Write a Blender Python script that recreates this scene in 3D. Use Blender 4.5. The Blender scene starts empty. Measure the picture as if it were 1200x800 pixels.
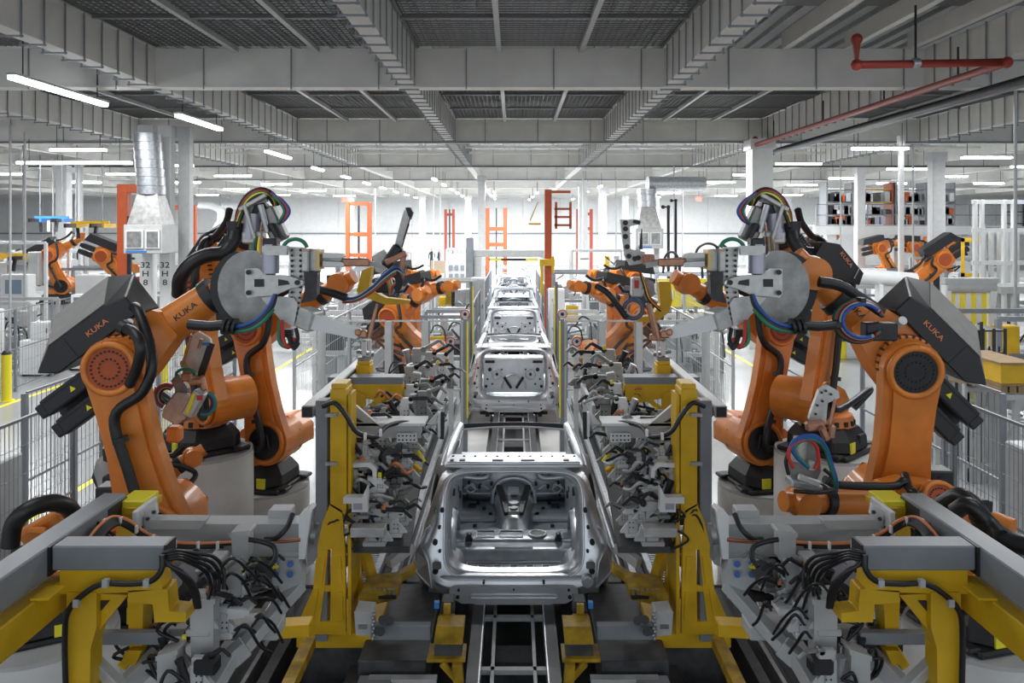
import bpy, bmesh, math, random
from mathutils import Vector, Matrix
R = random.Random(7)
PI = math.pi
sc = bpy.context.scene
col = sc.collection
V = Vector
Z = V((0, 0, 1))
# ---------------------------------------------------------------- camera
H = 4.2; F = 950.0; CX = 602.0; CY = 265.0
cam = bpy.data.cameras.new('camera'); camo = bpy.data.objects.new('camera', cam); col.objects.link(camo)
camo.location = (0, 0, H); camo.rotation_euler = (PI/2, 0, 0)
cam.sensor_width = 36; cam.lens = 36*F/1200; cam.shift_x = -2/1200; cam.shift_y = -135/1200
cam.clip_end = 300; cam.clip_start = .05
sc.camera = camo
# ---------------------------------------------------------------- world, exposure
w = bpy.data.worlds.new('world'); sc.world = w; w.use_nodes = True
w.node_tree.nodes['Background'].inputs[0].default_value = (.86, .93, 1, 1)
w.node_tree.nodes['Background'].inputs[1].default_value = .6
sc.view_settings.view_transform = 'Standard'; sc.view_settings.look = 'None'
sc.view_settings.gamma = 1; sc.view_settings.exposure = 1.0
TUBE = 60.0
def roof_fill(x, y, power, sx, sy):  # added area lights with no fixture built; they carry the hall lighting
    l = bpy.data.lights.new('roof_fill_light', 'AREA'); l.shape = 'RECTANGLE'; l.size = sx; l.size_y = sy
    l.energy = power; l.color = (.97, .985, 1)
    o = bpy.data.objects.new('roof_fill_light', l); col.objects.link(o); o.location = (x, y, 7.0)
for x, y, p in ((-5, 5, 40), (6.2, 5, 40), (-5, 12, 170), (6.2, 12, 170), (-11, 20, 220), (.6, 20, 220), (11.8, 20, 220), (-5, 30, 420), (6.2, 30, 420),  # first pair added as fill for faces toward the camera
                (-20, 31, 450), (21.5, 31, 450), (.5, 40, 800), (-11, 42, 800), (12, 42, 800), (-27, 48, 900), (28, 48, 900),
                (0, 56, 1300), (-12, 60, 1300), (12, 60, 1300), (0, 74, 2600), (-17, 74, 2600), (17, 74, 2600), (-36, 70, 2000), (36, 70, 2000)):  # stronger at the far end to brighten the back wall
    roof_fill(x, y, p, 3.2, 2.4)
# ---------------------------------------------------------------- materials
MATS = {}
def mat(name, c, rough=.5, metal=0, noise=.0, nscale=6, bump=0, bscale=30, spec=.5, emit=0, c2=None, coat=0, aniso=False):
    m = bpy.data.materials.new(name); m.use_nodes = True; nt = m.node_tree; b = nt.nodes['Principled BSDF']
    b.inputs['Base Color'].default_value = (*c, 1); b.inputs['Roughness'].default_value = rough; b.inputs['Metallic'].default_value = metal
    b.inputs['Specular IOR Level'].default_value = spec; b.inputs['Coat Weight'].default_value = coat
    if emit:
        b.inputs['Emission Color'].default_value = (*c, 1); b.inputs['Emission Strength'].default_value = emit
    tc = nt.nodes.new('ShaderNodeTexCoord')
    if noise or c2:
        n = nt.nodes.new('ShaderNodeTexNoise'); n.inputs['Scale'].default_value = nscale; n.inputs['Detail'].default_value = 6
        nt.links.new(tc.outputs['Object'], n.inputs['Vector'])
        r = nt.nodes.new('ShaderNodeValToRGB'); r.color_ramp.elements[0].position = .35; r.color_ramp.elements[1].position = .7
        d = c2 if c2 else tuple(v*(1-noise) for v in c)
        r.color_ramp.elements[0].color = (*d, 1); r.color_ramp.elements[1].color = (*c, 1)
        nt.links.new(n.outputs['Fac'], r.inputs['Fac']); nt.links.new(r.outputs[0], b.inputs['Base Color'])
        mr = nt.nodes.new('ShaderNodeMapRange'); mr.inputs[3].default_value = max(0, rough-.08); mr.inputs[4].default_value = min(1, rough+.12)
        nt.links.new(n.outputs['Fac'], mr.inputs[0]); nt.links.new(mr.outputs[0], b.inputs['Roughness'])
    if bump:
        n = nt.nodes.new('ShaderNodeTexNoise'); n.inputs['Scale'].default_value = bscale; n.inputs['Detail'].default_value = 4
        nt.links.new(tc.outputs['Object'], n.inputs['Vector'])
        bm = nt.nodes.new('ShaderNodeBump'); bm.inputs['Strength'].default_value = bump; bm.inputs['Distance'].default_value = .01
        nt.links.new(n.outputs['Fac'], bm.inputs['Height']); nt.links.new(bm.outputs[0], b.inputs['Normal'])
    MATS[name] = m; return m
orange = mat('orange_paint', (.84, .26, .035), .38, noise=.25, nscale=4, bump=.08, bscale=60, coat=.15)
orange2 = mat('red_orange_paint', (.48, .085, .02), .5, noise=.15)
black = mat('black_plastic', (.022, .022, .025), .45, noise=.3, bump=.1, bscale=80)
rubber = mat('black_rubber', (.018, .018, .02), .38, noise=.2)
darkm = mat('dark_steel', (.055, .055, .06), .42, .7, noise=.4, nscale=9)
boxtop = mat('grey_lid', (.4, .385, .37), .55, noise=.15, nscale=9)
yellow = mat('yellow_paint', (.76, .46, .01), .42, noise=.18, nscale=5, bump=.06)
yellow2 = mat('bright_yellow', (.85, .72, .03), .45)
dyellow = mat('worn_shaded_yellow', (.5, .3, .01), .5, noise=.55, nscale=9, bump=.1)  # mottled wear, plus the dimness of the pit put into a darker yellow
grey = mat('grey_paint', (.24, .26, .285), .42, noise=.15, nscale=4, bump=.05)
lgrey = mat('light_grey_paint', (.5, .51, .51), .42, noise=.12, nscale=6)
white = mat('white_paint', (.76, .77, .77), .45, noise=.07, nscale=3)
beamw = mat('beam_white', (.76, .75, .71), .6, noise=.12, nscale=1.5)
deckm = mat('roof_deck', (.5, .51, .52), .6, noise=.15)
wirem = mat('grating_steel', (.2, .2, .2), .45, .4)
steel = mat('galvanised_steel', (.55, .57, .6), .35, .75, noise=.3, nscale=14)
plate = mat('gun_plate', (.6, .6, .58), .4, .45, noise=.2, nscale=18)
cast = mat('cast_aluminium', (.36, .36, .35), .42, .6, noise=.4, nscale=8, bump=.2, bscale=40)
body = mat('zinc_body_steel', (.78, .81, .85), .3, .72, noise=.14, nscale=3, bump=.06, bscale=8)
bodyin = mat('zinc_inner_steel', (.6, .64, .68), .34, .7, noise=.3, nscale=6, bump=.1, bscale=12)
copper = mat('copper', (.55, .29, .19), .42, .7, noise=.35, nscale=16)
brass = mat('brass', (.5, .36, .16), .4, .7)
conc = mat('concrete', (.74, .74, .72), .75, noise=.16, nscale=2.5, bump=.12, bscale=20)
mach = mat('dark_machine', (.1, .1, .105), .5, .3, noise=.5, nscale=7)
sticker = mat('sticker_yellow', (.9, .8, .03), .5)
redc = mat('cable_red', (.55, .03, .02), .4); bluec = mat('cable_blue', (.02, .09, .35), .4)
greenc = mat('cable_green', (.02, .2, .11), .4); orangec = mat('cable_orange', (.7, .22, .08), .4)
redp = mat('red_pipe_paint', (.3, .035, .02), .45)
lamp = mat('lamp_diffuser', (.93, .97, 1), .4, emit=TUBE*.16)
screen = mat('screen', (.08, .12, .16), .2, emit=.3)
redl = mat('red_signal', (1, .08, .06), .4, emit=3)
blue = mat('blue_sign', (.03, .2, .6), .5)
cloth = mat('dark_cloth', (.02, .025, .04), .8); skin = mat('skin', (.5, .3, .22), .6)
tan = mat('tan_board', (.35, .27, .2), .7, noise=.15)
wood = mat('pallet_wood', (.35, .24, .13), .8, noise=.3)
lilac = mat('grey_lilac', (.42, .42, .5), .35, .4)
redd = mat('dark_red', (.3, .05, .03), .5)
# epoxy floor
def floor_mat():
    m = mat('epoxy_floor', (.37, .38, .385), .2, noise=.1, nscale=.35, spec=.5)
    return m
floorm = floor_mat()
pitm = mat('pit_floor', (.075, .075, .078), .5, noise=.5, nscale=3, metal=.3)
# transparent safety glazing
glass = bpy.data.materials.new('clear_panel'); glass.use_nodes = True
_nt = glass.node_tree; _b = _nt.nodes['Principled BSDF']; _o = _nt.nodes['Material Output']
_t = _nt.nodes.new('ShaderNodeBsdfTransparent'); _t.inputs[0].default_value = (.93, .95, .96, 1)
_g = _nt.nodes.new('ShaderNodeBsdfGlossy'); _g.inputs['Roughness'].default_value = .08
_m = _nt.nodes.new('ShaderNodeMixShader'); _m.inputs[0].default_value = .07
_nt.links.new(_t.outputs[0], _m.inputs[1]); _nt.links.new(_g.outputs[0], _m.inputs[2]); _nt.links.new(_m.outputs[0], _o.inputs[0])
# ---------------------------------------------------------------- mesh helpers
def P(x, y, d): return V(((x-CX)*d/F, d, H-(y-CY)*d/F))
def LP(side):
    """point reader for the left side, mirrored about the line for the right side"""
    def f(x, y, d):
        p = P(x, y, d)
        if side > 0: p.x = -p.x
        return p
    return f
def spline(pts, n=6):
    pts = [V(p) for p in pts]
    if len(pts) < 3: return pts
    q = [pts[0]*2-pts[1]]+pts+[pts[-1]*2-pts[-2]]; out = []
    for i in range(1, len(q)-2):
        a, b, c, d = q[i-1:i+3]
        for k in range(n):
            t = k/n
            out.append(.5*((2*b)+(c-a)*t+(2*a-5*b+4*c-d)*t*t+(3*b-a-3*c+d)*t**3))
    out.append(pts[-1]); return out
class MB:
    def __init__(s): s.v = []; s.f = []; s.s = []
    def add(s, vs, fs, sm=False):
        o = len(s.v); s.v += [tuple(v) for v in vs]; s.f += [tuple(i+o for i in f) for f in fs]; s.s += [sm]*len(fs); return s
    def box(s, c, sx, sy, sz, ax=None):
        c = V(c); X, Y, W = ax or (V((1, 0, 0)), V((0, 1, 0)), Z)
        vs = [c+X*(i*sx/2)+Y*(j*sy/2)+W*(k*sz/2) for i in (-1, 1) for j in (-1, 1) for k in (-1, 1)]
        return s.add(vs, [(0, 1, 3, 2), (4, 6, 7, 5), (0, 4, 5, 1), (2, 3, 7, 6), (0, 2, 6, 4), (1, 5, 7, 3)])
    def bb(s, x0, x1, y0, y1, z0, z1):
        return s.box(((x0+x1)/2, (y0+y1)/2, (z0+z1)/2), abs(x1-x0), abs(y1-y0), abs(z1-z0))
    def bar(s, a, b, w, h, up=Z):
        a = V(a); b = V(b); X = (b-a); L = X.length; X.normalize(); Y = V(up).cross(X)
        if Y.length < 1e-3: Y = V((0, 1, 0)).cross(X)
        Y.normalize(); W = X.cross(Y)
        return s.box((a+b)/2, L, w, h, (X, Y, W))
    def cyl(s, a, b, r, r2=None, n=14, cap=True, sm=True):
        a = V(a); b = V(b); r2 = r if r2 is None else r2; X = (b-a).normalized()
        Y = X.orthogonal().normalized(); W = X.cross(Y)
        vs = []
        for p, q in ((a, r), (b, r2)):
            vs += [p+(Y*math.cos(2*PI*i/n)+W*math.sin(2*PI*i/n))*q for i in range(n)]
        s.add(vs, [(i, (i+1) % n, n+(i+1) % n, n+i) for i in range(n)], sm)
        if cap: s.add(vs, [tuple(range(n))[::-1], tuple(range(n, 2*n))])
        return s
    def tube(s, pts, r, n=8, k=6, sp=True, taper=None):
        pts = spline(pts, k) if sp else [V(p) for p in pts]
        m = len(pts); vs = []; Y = None
        for i, p in enumerate(pts):
            t = (pts[min(i+1, m-1)]-pts[max(i-1, 0)]).normalized()
            if Y is None: Y = t.orthogonal().normalized()
            Y = (Y-t*Y.dot(t)).normalized(); W = t.cross(Y); q = r if taper is None else r+(taper-r)*i/(m-1)
            vs += [p+(Y*math.cos(2*PI*j/n)+W*math.sin(2*PI*j/n))*q for j in range(n)]
        fs = [(i*n+j, i*n+(j+1) % n, (i+1)*n+(j+1) % n, (i+1)*n+j) for i in range(m-1) for j in range(n)]
        s.add(vs, fs, True); s.add(vs, [tuple(range(n))[::-1], tuple(range((m-1)*n, m*n))]); return s
    def prism(s, poly, d, sm=False):
        """closed 3D outline pushed out along d"""
        poly = [V(p) for p in poly]; d = V(d); n = len(poly); vs = poly+[p+d for p in poly]
        s.add(vs, [tuple(range(n)), tuple(range(n, 2*n))[::-1]])
        s.add(vs, [(i, n+i, n+(i+1) % n, (i+1) % n) for i in range(n)], sm); return s
    def sph(s, c, r, n=12, m=8, sc3=(1, 1, 1)):
        c = V(c); vs = [c+V((0, 0, r*sc3[2]))]
        for i in range(1, m):
            a = PI*i/m; vs += [c+V((math.sin(a)*math.cos(2*PI*j/n)*r*sc3[0], math.sin(a)*math.sin(2*PI*j/n)*r*sc3[1], math.cos(a)*r*sc3[2])) for j in range(n)]
        vs.append(c-V((0, 0, r*sc3[2]))); fs = [(0, 1+j, 1+(j+1) % n) for j in range(n)]
        for i in range(m-2): fs += [(1+i*n+j, 1+(i+1)*n+j, 1+(i+1)*n+(j+1) % n, 1+i*n+(j+1) % n) for j in range(n)]
        fs += [(len(vs)-1, 1+(m-2)*n+(j+1) % n, 1+(m-2)*n+j) for j in range(n)]
        return s.add(vs, fs, True)
    def grid(s, rows, sm=True, close=False):
        n = len(rows[0]); vs = [p for r in rows for p in r]; fs = []
        for i in range(len(rows)-1):
            for j in range(n if close else n-1): fs.append((i*n+j, i*n+(j+1) % n, (i+1)*n+(j+1) % n, (i+1)*n+j))
        return s.add(vs, fs, sm)
def rootloc(o):
    p = V((0, 0, 0))
    while o is not None: p += o.location; o = o.parent
    return p
STUFF = {'access_hole', 'locating_hole', 'bolt_hole', 'floor_bead', 'crossmember_bead', 'floor_plug', 'pressed_ring', 'dash_hole', 'roof_slot', 'panel_hole', 'bracket_bolt'}
def ob(name, mb, m, parent=None, bevel=0, seg=1, solid=0, label=None, sub=0, kind=None):
    if name in STUFF: kind = 'stuff'
    me = bpy.data.meshes.new(name); o = bpy.data.objects.new(name, me); col.objects.link(o)
    if parent is not None: o.parent = parent; off = rootloc(parent); vs = [(x-off.x, y-off.y, z-off.z) for x, y, z in mb.v]
    else:
        xs = [v[0] for v in mb.v]; ys = [v[1] for v in mb.v]; zs = [v[2] for v in mb.v]
        off = V(((min(xs)+max(xs))/2, (min(ys)+max(ys))/2, min(zs))); o.location = off
        vs = [(x-off.x, y-off.y, z-off.z) for x, y, z in mb.v]
    me.from_pydata(vs, [], mb.f); me.materials.append(m)
    me.polygons.foreach_set('use_smooth', mb.s)
    bm = bmesh.new(); bm.from_mesh(me); bmesh.ops.recalc_face_normals(bm, faces=bm.faces); bm.to_mesh(me); bm.free()
    if solid:
        md = o.modifiers.new('solid', 'SOLIDIFY'); md.thickness = solid; md.offset = 0
    if sub:
        md = o.modifiers.new('sub', 'SUBSURF'); md.levels = sub; md.render_levels = sub
    if bevel:
        md = o.modifiers.new('bevel', 'BEVEL'); md.width = bevel; md.segments = seg; md.limit_method = 'ANGLE'; md.angle_limit = .7
    if label: o['label'] = label
    if kind: o['kind'] = kind
    return o
def tag(o, label, cat, group=None):
    o['label'] = label; o['category'] = cat
    if group: o['group'] = group
    return o
def thing(name, loc, label, cat, group=None):
    o = bpy.data.objects.new(name, None); col.objects.link(o); o.location = V(loc); o.empty_display_size = .1
    return tag(o, label, cat, group)
def struct(name, mb, m, parent=None, **k):
    o = ob(name, mb, m, parent, **k)
    if parent is None: o['kind'] = 'structure'
    return o
def copy_tree(o, parent=None):
    c = o.copy(); col.objects.link(c); c.parent = parent
    for ch in o.children: copy_tree(ch, c)
    return c
_txt = {}
def text(name, s, m, parent, origin, X, Y, size, depth=.006):
    """flat lettering as a mesh: origin = middle of the word, X = reading direction, Y = up of the letters"""
    if s not in _txt:
        cu = bpy.data.curves.new('lettering', 'FONT'); cu.body = s; cu.size = 1; cu.extrude = .0; cu.offset = .012; cu.resolution_u = 3
        t = bpy.data.objects.new('t', cu); col.objects.link(t); bpy.context.view_layer.update()
        me = bpy.data.meshes.new_from_object(t); bpy.data.objects.remove(t)
        _txt[s] = ([v.co.copy() for v in me.vertices], [tuple(p.vertices) for p in me.polygons])
    vs, fs = _txt[s]; w_ = max(v.x for v in vs)-min(v.x for v in vs); mx = (max(v.x for v in vs)+min(v.x for v in vs))/2; my = (max(v.y for v in vs)+min(v.y for v in vs))/2
    X = V(X).normalized(); Y = V(Y).normalized(); N = X.cross(Y); mb = MB()
    mb.add([V(origin)+X*((v.x-mx)*size*1.25)+Y*((v.y-my)*size)+N*.004 for v in vs], fs)
    return ob(name, mb, m, parent)
# ================================================================ setting
struct('floor', MB().bb(-60, 60, 9.5, 96, -.3, 0).bb(-60, -3.45, -12, 9.5, -.3, 0).bb(3.45, 60, -12, 9.5, -.3, 0), floorm)
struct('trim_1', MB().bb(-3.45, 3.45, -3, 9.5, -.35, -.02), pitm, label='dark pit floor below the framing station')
fw = struct('wall_back', MB().bb(-60, 60, 88, 88.4, 0, 9.5), white)
for x in range(-57, 60, 4): struct('panel', MB().bb(x-1.95, x+1.95, 87.93, 88, .3, 8.2), white, fw, bevel=.02)
struct('trim_2', MB().bb(-60, 60, 87.7, 87.92, 3.35, 3.5), grey)
struct('wall_left', MB().bb(-60.4, -60, 5, 88, 0, 9.5), white)
struct('wall_right', MB().bb(60, 60.4, 5, 88, 0, 9.5), white)
ZB = H+3.0; TH = .82
BX = [-41.7, -36.1, -30.4, -24.8, -19.15, -13.5, -7.87, -2.27, 3.4, 9.0, 14.6, 20.2, 25.9, 31.5, 37.2, 42.8]
BY = [17.6+11.5*k for k in range(7)]
ceil = struct('ceiling', MB().bb(-62, 62, -14, 90, 9.55, 9.75), deckm)
mb = MB()
for i in range(260):
    x = -14+i*.5
    if x < 22: mb.bb(x-.12, x+.12, 2, 52, 9.42, 9.56)
ob('corrugation', mb, deckm, ceil, kind='stuff')
# suspended steel grating between the beams, nearest bays
def grating(x0, x1, y0, y1, z=8.02):
    g = struct('trim_3', MB().bb(x0, x0+.05, y0, y1, z, z+.06).bb(x1-.05, x1, y0, y1, z, z+.06), wirem)
    m = MB(); x = x0+.1
    while x < x1: m.bb(x-.006, x+.006, y0, y1, z+.02, z+.06); x += .13
    y = y0+.1
    while y < y1: m.bb(x0, x1, y-.008, y+.008, z+.03, z+.05); y += .17
    ob('wire_mesh', m, wirem, g, kind='stuff')
    for k in (1, 2):
        x = x0+(x1-x0)*k/3
        ob('joist', MB().bb(x-.05, x+.05, y0, y1, z-.1, z), lgrey, g)
    for k in range(1, 4):
        y = y0+(y1-y0)*k/4
        ob('channel', MB().bb(x0, x1, y-.04, y+.04, z-.04, z+.02), wirem, g)
    # dense grating sheets above, seen as a grey veil
for i in range(5, 10):
    if i < 8: grating(BX[i]+.2, BX[i+1]-.2, 7.0, 17.35)
    grating(BX[i]+.2, BX[i+1]-.2, 17.9, 28.9)
# transverse and longitudinal boxed beams
n = 4
def rods(o, along, a, b, c, step):
    m = MB(); t = a+.3
    while t < b:
        if along == 'y':
            for q in (c-.19, c+.19): m.bb(q-.012, q+.012, t-.012, t+.012, ZB-.06, ZB+TH)
            m.bb(c-.22, c+.22, t-.015, t+.015, ZB-.05, ZB-.02)
        else:
            for q in (c-.19,): m.bb(t-.012, t+.012, q-.012, q+.012, ZB-.06, ZB+TH)
        t += step
    ob('hanger_rod', m, grey, o, kind='stuff')
for j, y in enumerate(BY):
    x0, x1 = (-62, 62)
    o = struct('trim_%d' % n, MB().bb(x0, x1, y-.16, y+.16, ZB, ZB+TH), beamw); n += 1
    ob('flange', MB().bb(x0, x1, y-.2, y+.2, ZB-.02, ZB+.02), beamw, o)
    if j < 4: rods(o, 'x', -22, 24, y, 1.88)
for i, x in enumerate(BX):
    o = struct('trim_%d' % n, MB().bb(x-.16, x+.16, 4, 88, ZB+.03, ZB+TH-.02), beamw); n += 1
    if 4 < i < 11: rods(o, 'y', 8, 41, x, .62)
# bright corrugated liner with trusses beyond the third beam
for j in range(2, 7):
    y0 = BY[j]-11.5+.3; y1 = BY[j]-.3
    if j < 2: continue
    if j == 2: y0 = BY[1]+.3
    o = struct('trim_%d' % n, MB().bb(-60, 60, y0, y1, 8.7, 8.75), deckm); n += 1
    for k in range(1, 4):
        y = y0+(y1-y0)*k/4
        m = MB().bb(-58, 58, y-.05, y+.05, 7.55, 7.63).bb(-58, 58, y-.05, y+.05, 8.45, 8.55)
        x = -40
        while x < 40: m.bar((x, y, 7.6), (x+.95, y, 8.5), .05, .05).bar((x+.95, y, 8.5), (x+1.9, y, 7.6), .05, .05); x += 1.9
        ob('truss', m, beamw, o)
# deep side bays at the upper right: open joists
o = struct('trim_%d' % n, MB().bb(3.7, 13, 12.2, 12.5, 8.0, 8.5), lgrey); n += 1
for k in range(5): ob('joist', MB().bb(4.4+k*1.35, 4.55+k*1.35, 12.6, 17.4, 8.0, 8.35), beamw, o)
ob('soffit', MB().bb(3.7, 22, 7, 17.3, 8.9, 9.0), wirem, o)
# columns
def column(x, y, s, m, label, txt=None):
    t = thing('column', (x, y, 0), label, 'column')
    ob('shaft', MB().bb(x-s/2, x+s/2, y-s/2, y+s/2, .3, ZB), m, t, bevel=.02)
    ob('base_plinth', MB().bb(x-s*.7, x+s*.7, y-s*.7, y+s*.7, 0, .3), conc, t)
    ob('cap_plate', MB().bb(x-s*.6, x+s*.6, y-s*.6, y+s*.6, ZB-.35, ZB), m, t)
    if txt:
        for k, s_ in enumerate(txt): text('lettering', s_, black, t, (x, y-s/2, 3.05-k*.26), (1, 0, 0), Z, .24)
    return t
column(8.55, 28.2, .72, white, 'wide white round-edged column behind the near right robots')
column(-10.95, 24.3, .38, white, 'white column lettered 32 H 8, left one of the pair below the left air unit', ('32', 'H', '8'))
column(-10.38, 24.3, .34, white, 'white column lettered 32 H 8, right one of the pair below the left air unit', ('32', 'H', '8'))
column(-9.95, 24.6, .34, lgrey, 'tall grey duct-like column just right of the left air unit')
column(-1.9, 48, .42, lgrey, 'grey column left of the portal over the line')
column(6.8, 62, .55, white, 'far white column left of the right air unit')
column(4.7, 55, .6, white, 'slim far white column between orange hoist and right air unit')
column(-22.2, 40, .55, white, 'white column far left between the orange robots')
column(-19.3, 36, .25, lgrey, 'slim grey column far left beside the hanging orange robot')
column(17.2, 33, .5, lgrey, 'wide grey column at the right in front of the mezzanine stair')
column(17.5, 41, .42, white, 'white column crossing the left part of the mezzanine')
column(12.9, 27, .16, white, 'thin white pipe column in front of the mezzanine')
for x in (-24, -16, -9, -4.5, 11, 14, 27): column(x, 80, .6, white, 'far white column along the back wall at %s' % {-24: 'the far left', -16: 'the left behind the air unit', -9: 'the left orange frame', -4.5: 'the middle', 11: 'the right of the right air unit', 14: 'the mezzanine end', 27: 'the far right'}[x])
# ================================================================ car bodies
def prof(z):
    t = [(.42, .84), (.55, .86), (.64, .9), (.75, .975), (.87, 1.02), (1.01, .965), (1.2, .875), (1.5, .79), (1.68, .735), (1.8, .68)]
    for (a, b), (c, d) in zip(t, t[1:]):
        if z <= c: return b+(d-b)*max(0, (z-a)/(c-a))
    return .68
def sgn(v): return -1 if v < 0 else 1
def car(y0, label, full):
    t = thing('car_body', (0, y0, .3), label, 'car body', 'bare car bodies on the line')
    p = lambda x, y, z: V((x, y0+y, z))
    N = 64
    def ring(hw, zc, hh, e, yf):
        out = []
        for i in range(N):
            a = 2*PI*i/N; c = math.cos(a); s = math.sin(a)
            cx = sgn(c)*abs(c)**(2/e); sz = sgn(s)*abs(s)**(2/e)
            z = zc+hh*sz; out.append(p(cx*(hw(z) if callable(hw) else hw), yf(z), z))
        return out
    yi = lambda z: .1+.26*max(0, min(1, (z-.66)/.96))
    yo = lambda z: .16+.30*max(0, min(1, (z-.7)/.98)) if z > .7 else .02+.14*max(0, (z-.55)/.15)
    inner0 = ring(.655, 1.14, .45, 5, lambda z: yi(z)+.10)
    inner = ring(.69, 1.14, .478, 6, yi)
    lip = ring(.715, 1.14, .50, 6, lambda z: yi(z)-.03)
    mid = ring(lambda z: max(.725, .74+.45*(prof(z)-.74)), 1.14, .52, 6, lambda z: yi(z)-.02)
    mid2 = ring(lambda z: prof(z)-.07, 1.12, .55, 7, lambda z: yo(z)-.07)
    outr = ring(lambda z: prof(z), 1.115, .565, 8, yo)
    back = ring(lambda z: prof(z)+.0, 1.115, .57, 8, lambda z: yo(z)+.12)
    ob('rear_frame', MB().grid([inner0, inner, lip, mid, mid2, outr, back], close=True), body, t, solid=.012)
    # flange bead around the opening
    ob('opening_flange', MB().tube(lip+[lip[0]], .013, 6, sp=False), body, t)
    # body sides
    for sx in (-1, 1):
        st = []
        for y in (.2, .38, .6, .85, 1.1, 1.35, 1.7, 2.2, 2.7, 3.15):
            bul = max(0, 1-abs(y-.75)/.75)
            low = .45
            if .5 < y < 1.3: low = .45+.42*math.sqrt(max(0, 1-((y-.9)/.42)**2))
            row = []
            for z in (0, .25, .5, .75, 1):
                zz = low+(1.09-low)*z
                x = .9+.07*math.sin(PI*min(1, max(0, (zz-.35)/.75)))+.05*bul*math.sin(PI*z) - (.05 if y > 2.6 else 0)
                row.append(p(sx*x, y, zz))
            row.append(p(sx*.86, y, 1.12)); st.append(row)
        ob('side_panel', MB().grid(st), body, t, solid=.02)
        ob('roof_rail', MB().tube([p(sx*.74, .5, 1.62), p(sx*.725, .8, 1.68), p(sx*.69, 1.4, 1.72), p(sx*.655, 1.85, 1.74), p(sx*.73, 2.3, 1.45), p(sx*.8, 2.75, 1.12)], .05, 8), body, t)
        ob('rear_pillar', MB().bar(p(sx*.74, .75, 1.66), p(sx*.88, .95, 1.1), .09, .2), body, t, bevel=.02)
        ob('middle_pillar', MB().bar(p(sx*.69, 1.5, 1.7), p(sx*.88, 1.6, 1.08), .07, .12), body, t, bevel=.02)
        ob('sill', MB().bb(sx*.78, sx*.93, y0+1.3, y0+3.1, .4, .56), body, t, bevel=.03)
        wh = MB(); rows = []
        for i in range(9):
            a = PI*i/8; rows.append([p(sx*.62, .9-.42*math.cos(a), .5+.5*math.sin(a)), p(sx*.70, .9-.45*math.cos(a), .5+.55*math.sin(a)), p(sx*.92, .9-.45*math.cos(a), .5+.55*math.sin(a))])
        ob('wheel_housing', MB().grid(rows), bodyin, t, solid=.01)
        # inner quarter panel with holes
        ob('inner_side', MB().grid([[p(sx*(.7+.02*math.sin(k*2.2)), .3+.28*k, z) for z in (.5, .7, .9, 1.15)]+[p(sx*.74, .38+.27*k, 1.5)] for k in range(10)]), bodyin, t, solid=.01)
        m = MB()
        for (yy, zz, r) in ((.5, .75, .05), (.75, 1.05, .035), (1.5, .8, .06), (1.9, .95, .04), (2.3, .75, .05), (1.2, 1.15, .05), (.62, 1.2, .04)):
            m.cyl(p(sx*.675, yy, zz), p(sx*.72, yy, zz), r, n=12)
        ob('access_hole', m, black, t)
        # tail lamp recess on the corner
        c = [p(sx*.83, .035, .56), p(sx*.995, .16, .66), p(sx*1.0, .2, .86), p(sx*.945, .09, .98), p(sx*.86, .03, .82)]
        ob('lamp_recess', MB().prism(c, V((0, .05, 0))), body, t, bevel=.012, seg=2)
        ob('recess_rim', MB().tube(c+[c[0]], .012, 6, sp=False), body, t)
        m = MB()
        for dx, z, r in ((.735, 1.28, .022), (.76, 1.12, .016), (.8, .98, .026), (.75, .9, .014), (.79, .72, .03), (.73, .62, .016)):
            m.cyl(p(sx*dx, yi(z)-.075, z), p(sx*dx, yi(z)+.02, z), r, n=10)
        ob('locating_hole', m, darkm, t)
        ob('hinge_mount', MB().box(p(sx*.77, .0, .8), .09, .03, .07), cast, t, bevel=.01)
    # rear crossmember and bumper panel
    ob('tail_panel', MB().grid([[p(x, .02+.05*(abs(x)/.85)**3, z) for x in [-.86+.172*i for i in range(11)]] for z in (.5, .58, .66)]+[[p(-.86+.172*i, .1+.05*(abs(-.86+.172*i)/.85)**3, .675) for i in range(11)]]), body, t, solid=.012)
    out = [(-.64, .585), (-.6, .6), (.6, .6), (.64, .585), (.65, .5), (.52, .43), (.40, .43), (.38, .42), (-.38, .42), (-.40, .43), (-.52, .43), (-.65, .5)]
    ob('bumper_panel', MB().prism([p(x, -.03, z) for x, z in out], V((0, .04, 0))), body, t, bevel=.01, seg=2)
    sl = [(-.42, .485), (-.44, .505), (-.42, .525), (.42, .525), (.44, .505), (.42, .485)]
    ob('pressed_bead', MB().tube([p(x, -.033, z) for x, z in sl]+[p(-.42, -.033, .485)], .009, 6, sp=False), body, t)
    m = MB()
    for x, z, r in ((-.55, .57, .014), (.55, .57, .014), (-.56, .5, .02), (.56, .5, .02), (0, .575, .01), (-.3, .64, .012), (.3, .64, .012)): m.cyl(p(x, -.045, z), p(x, .03, z), r, n=10)
    ob('bolt_hole', m, black, t)
    ob('exhaust_boss', MB().cyl(p(.74, -.01, .64), p(.74, .05, .64), .06, n=20).cyl(p(.74, -.03, .64), p(.74, .0, .64), .045, n=20), body, t)
    # boot floor
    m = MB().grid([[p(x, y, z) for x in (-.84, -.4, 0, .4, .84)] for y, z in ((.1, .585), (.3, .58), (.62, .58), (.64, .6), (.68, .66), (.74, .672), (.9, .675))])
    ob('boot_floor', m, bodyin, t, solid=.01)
    m = MB()
    for k in range(5): m.tube([p(-.38+.17*k, .28, .59), p(-.3+.17*k, .28, .59), p(-.3+.17*k, .5, .59), p(-.38+.17*k, .5, .59), p(-.38+.17*k, .28, .59)], .009, 5, sp=False)
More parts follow.
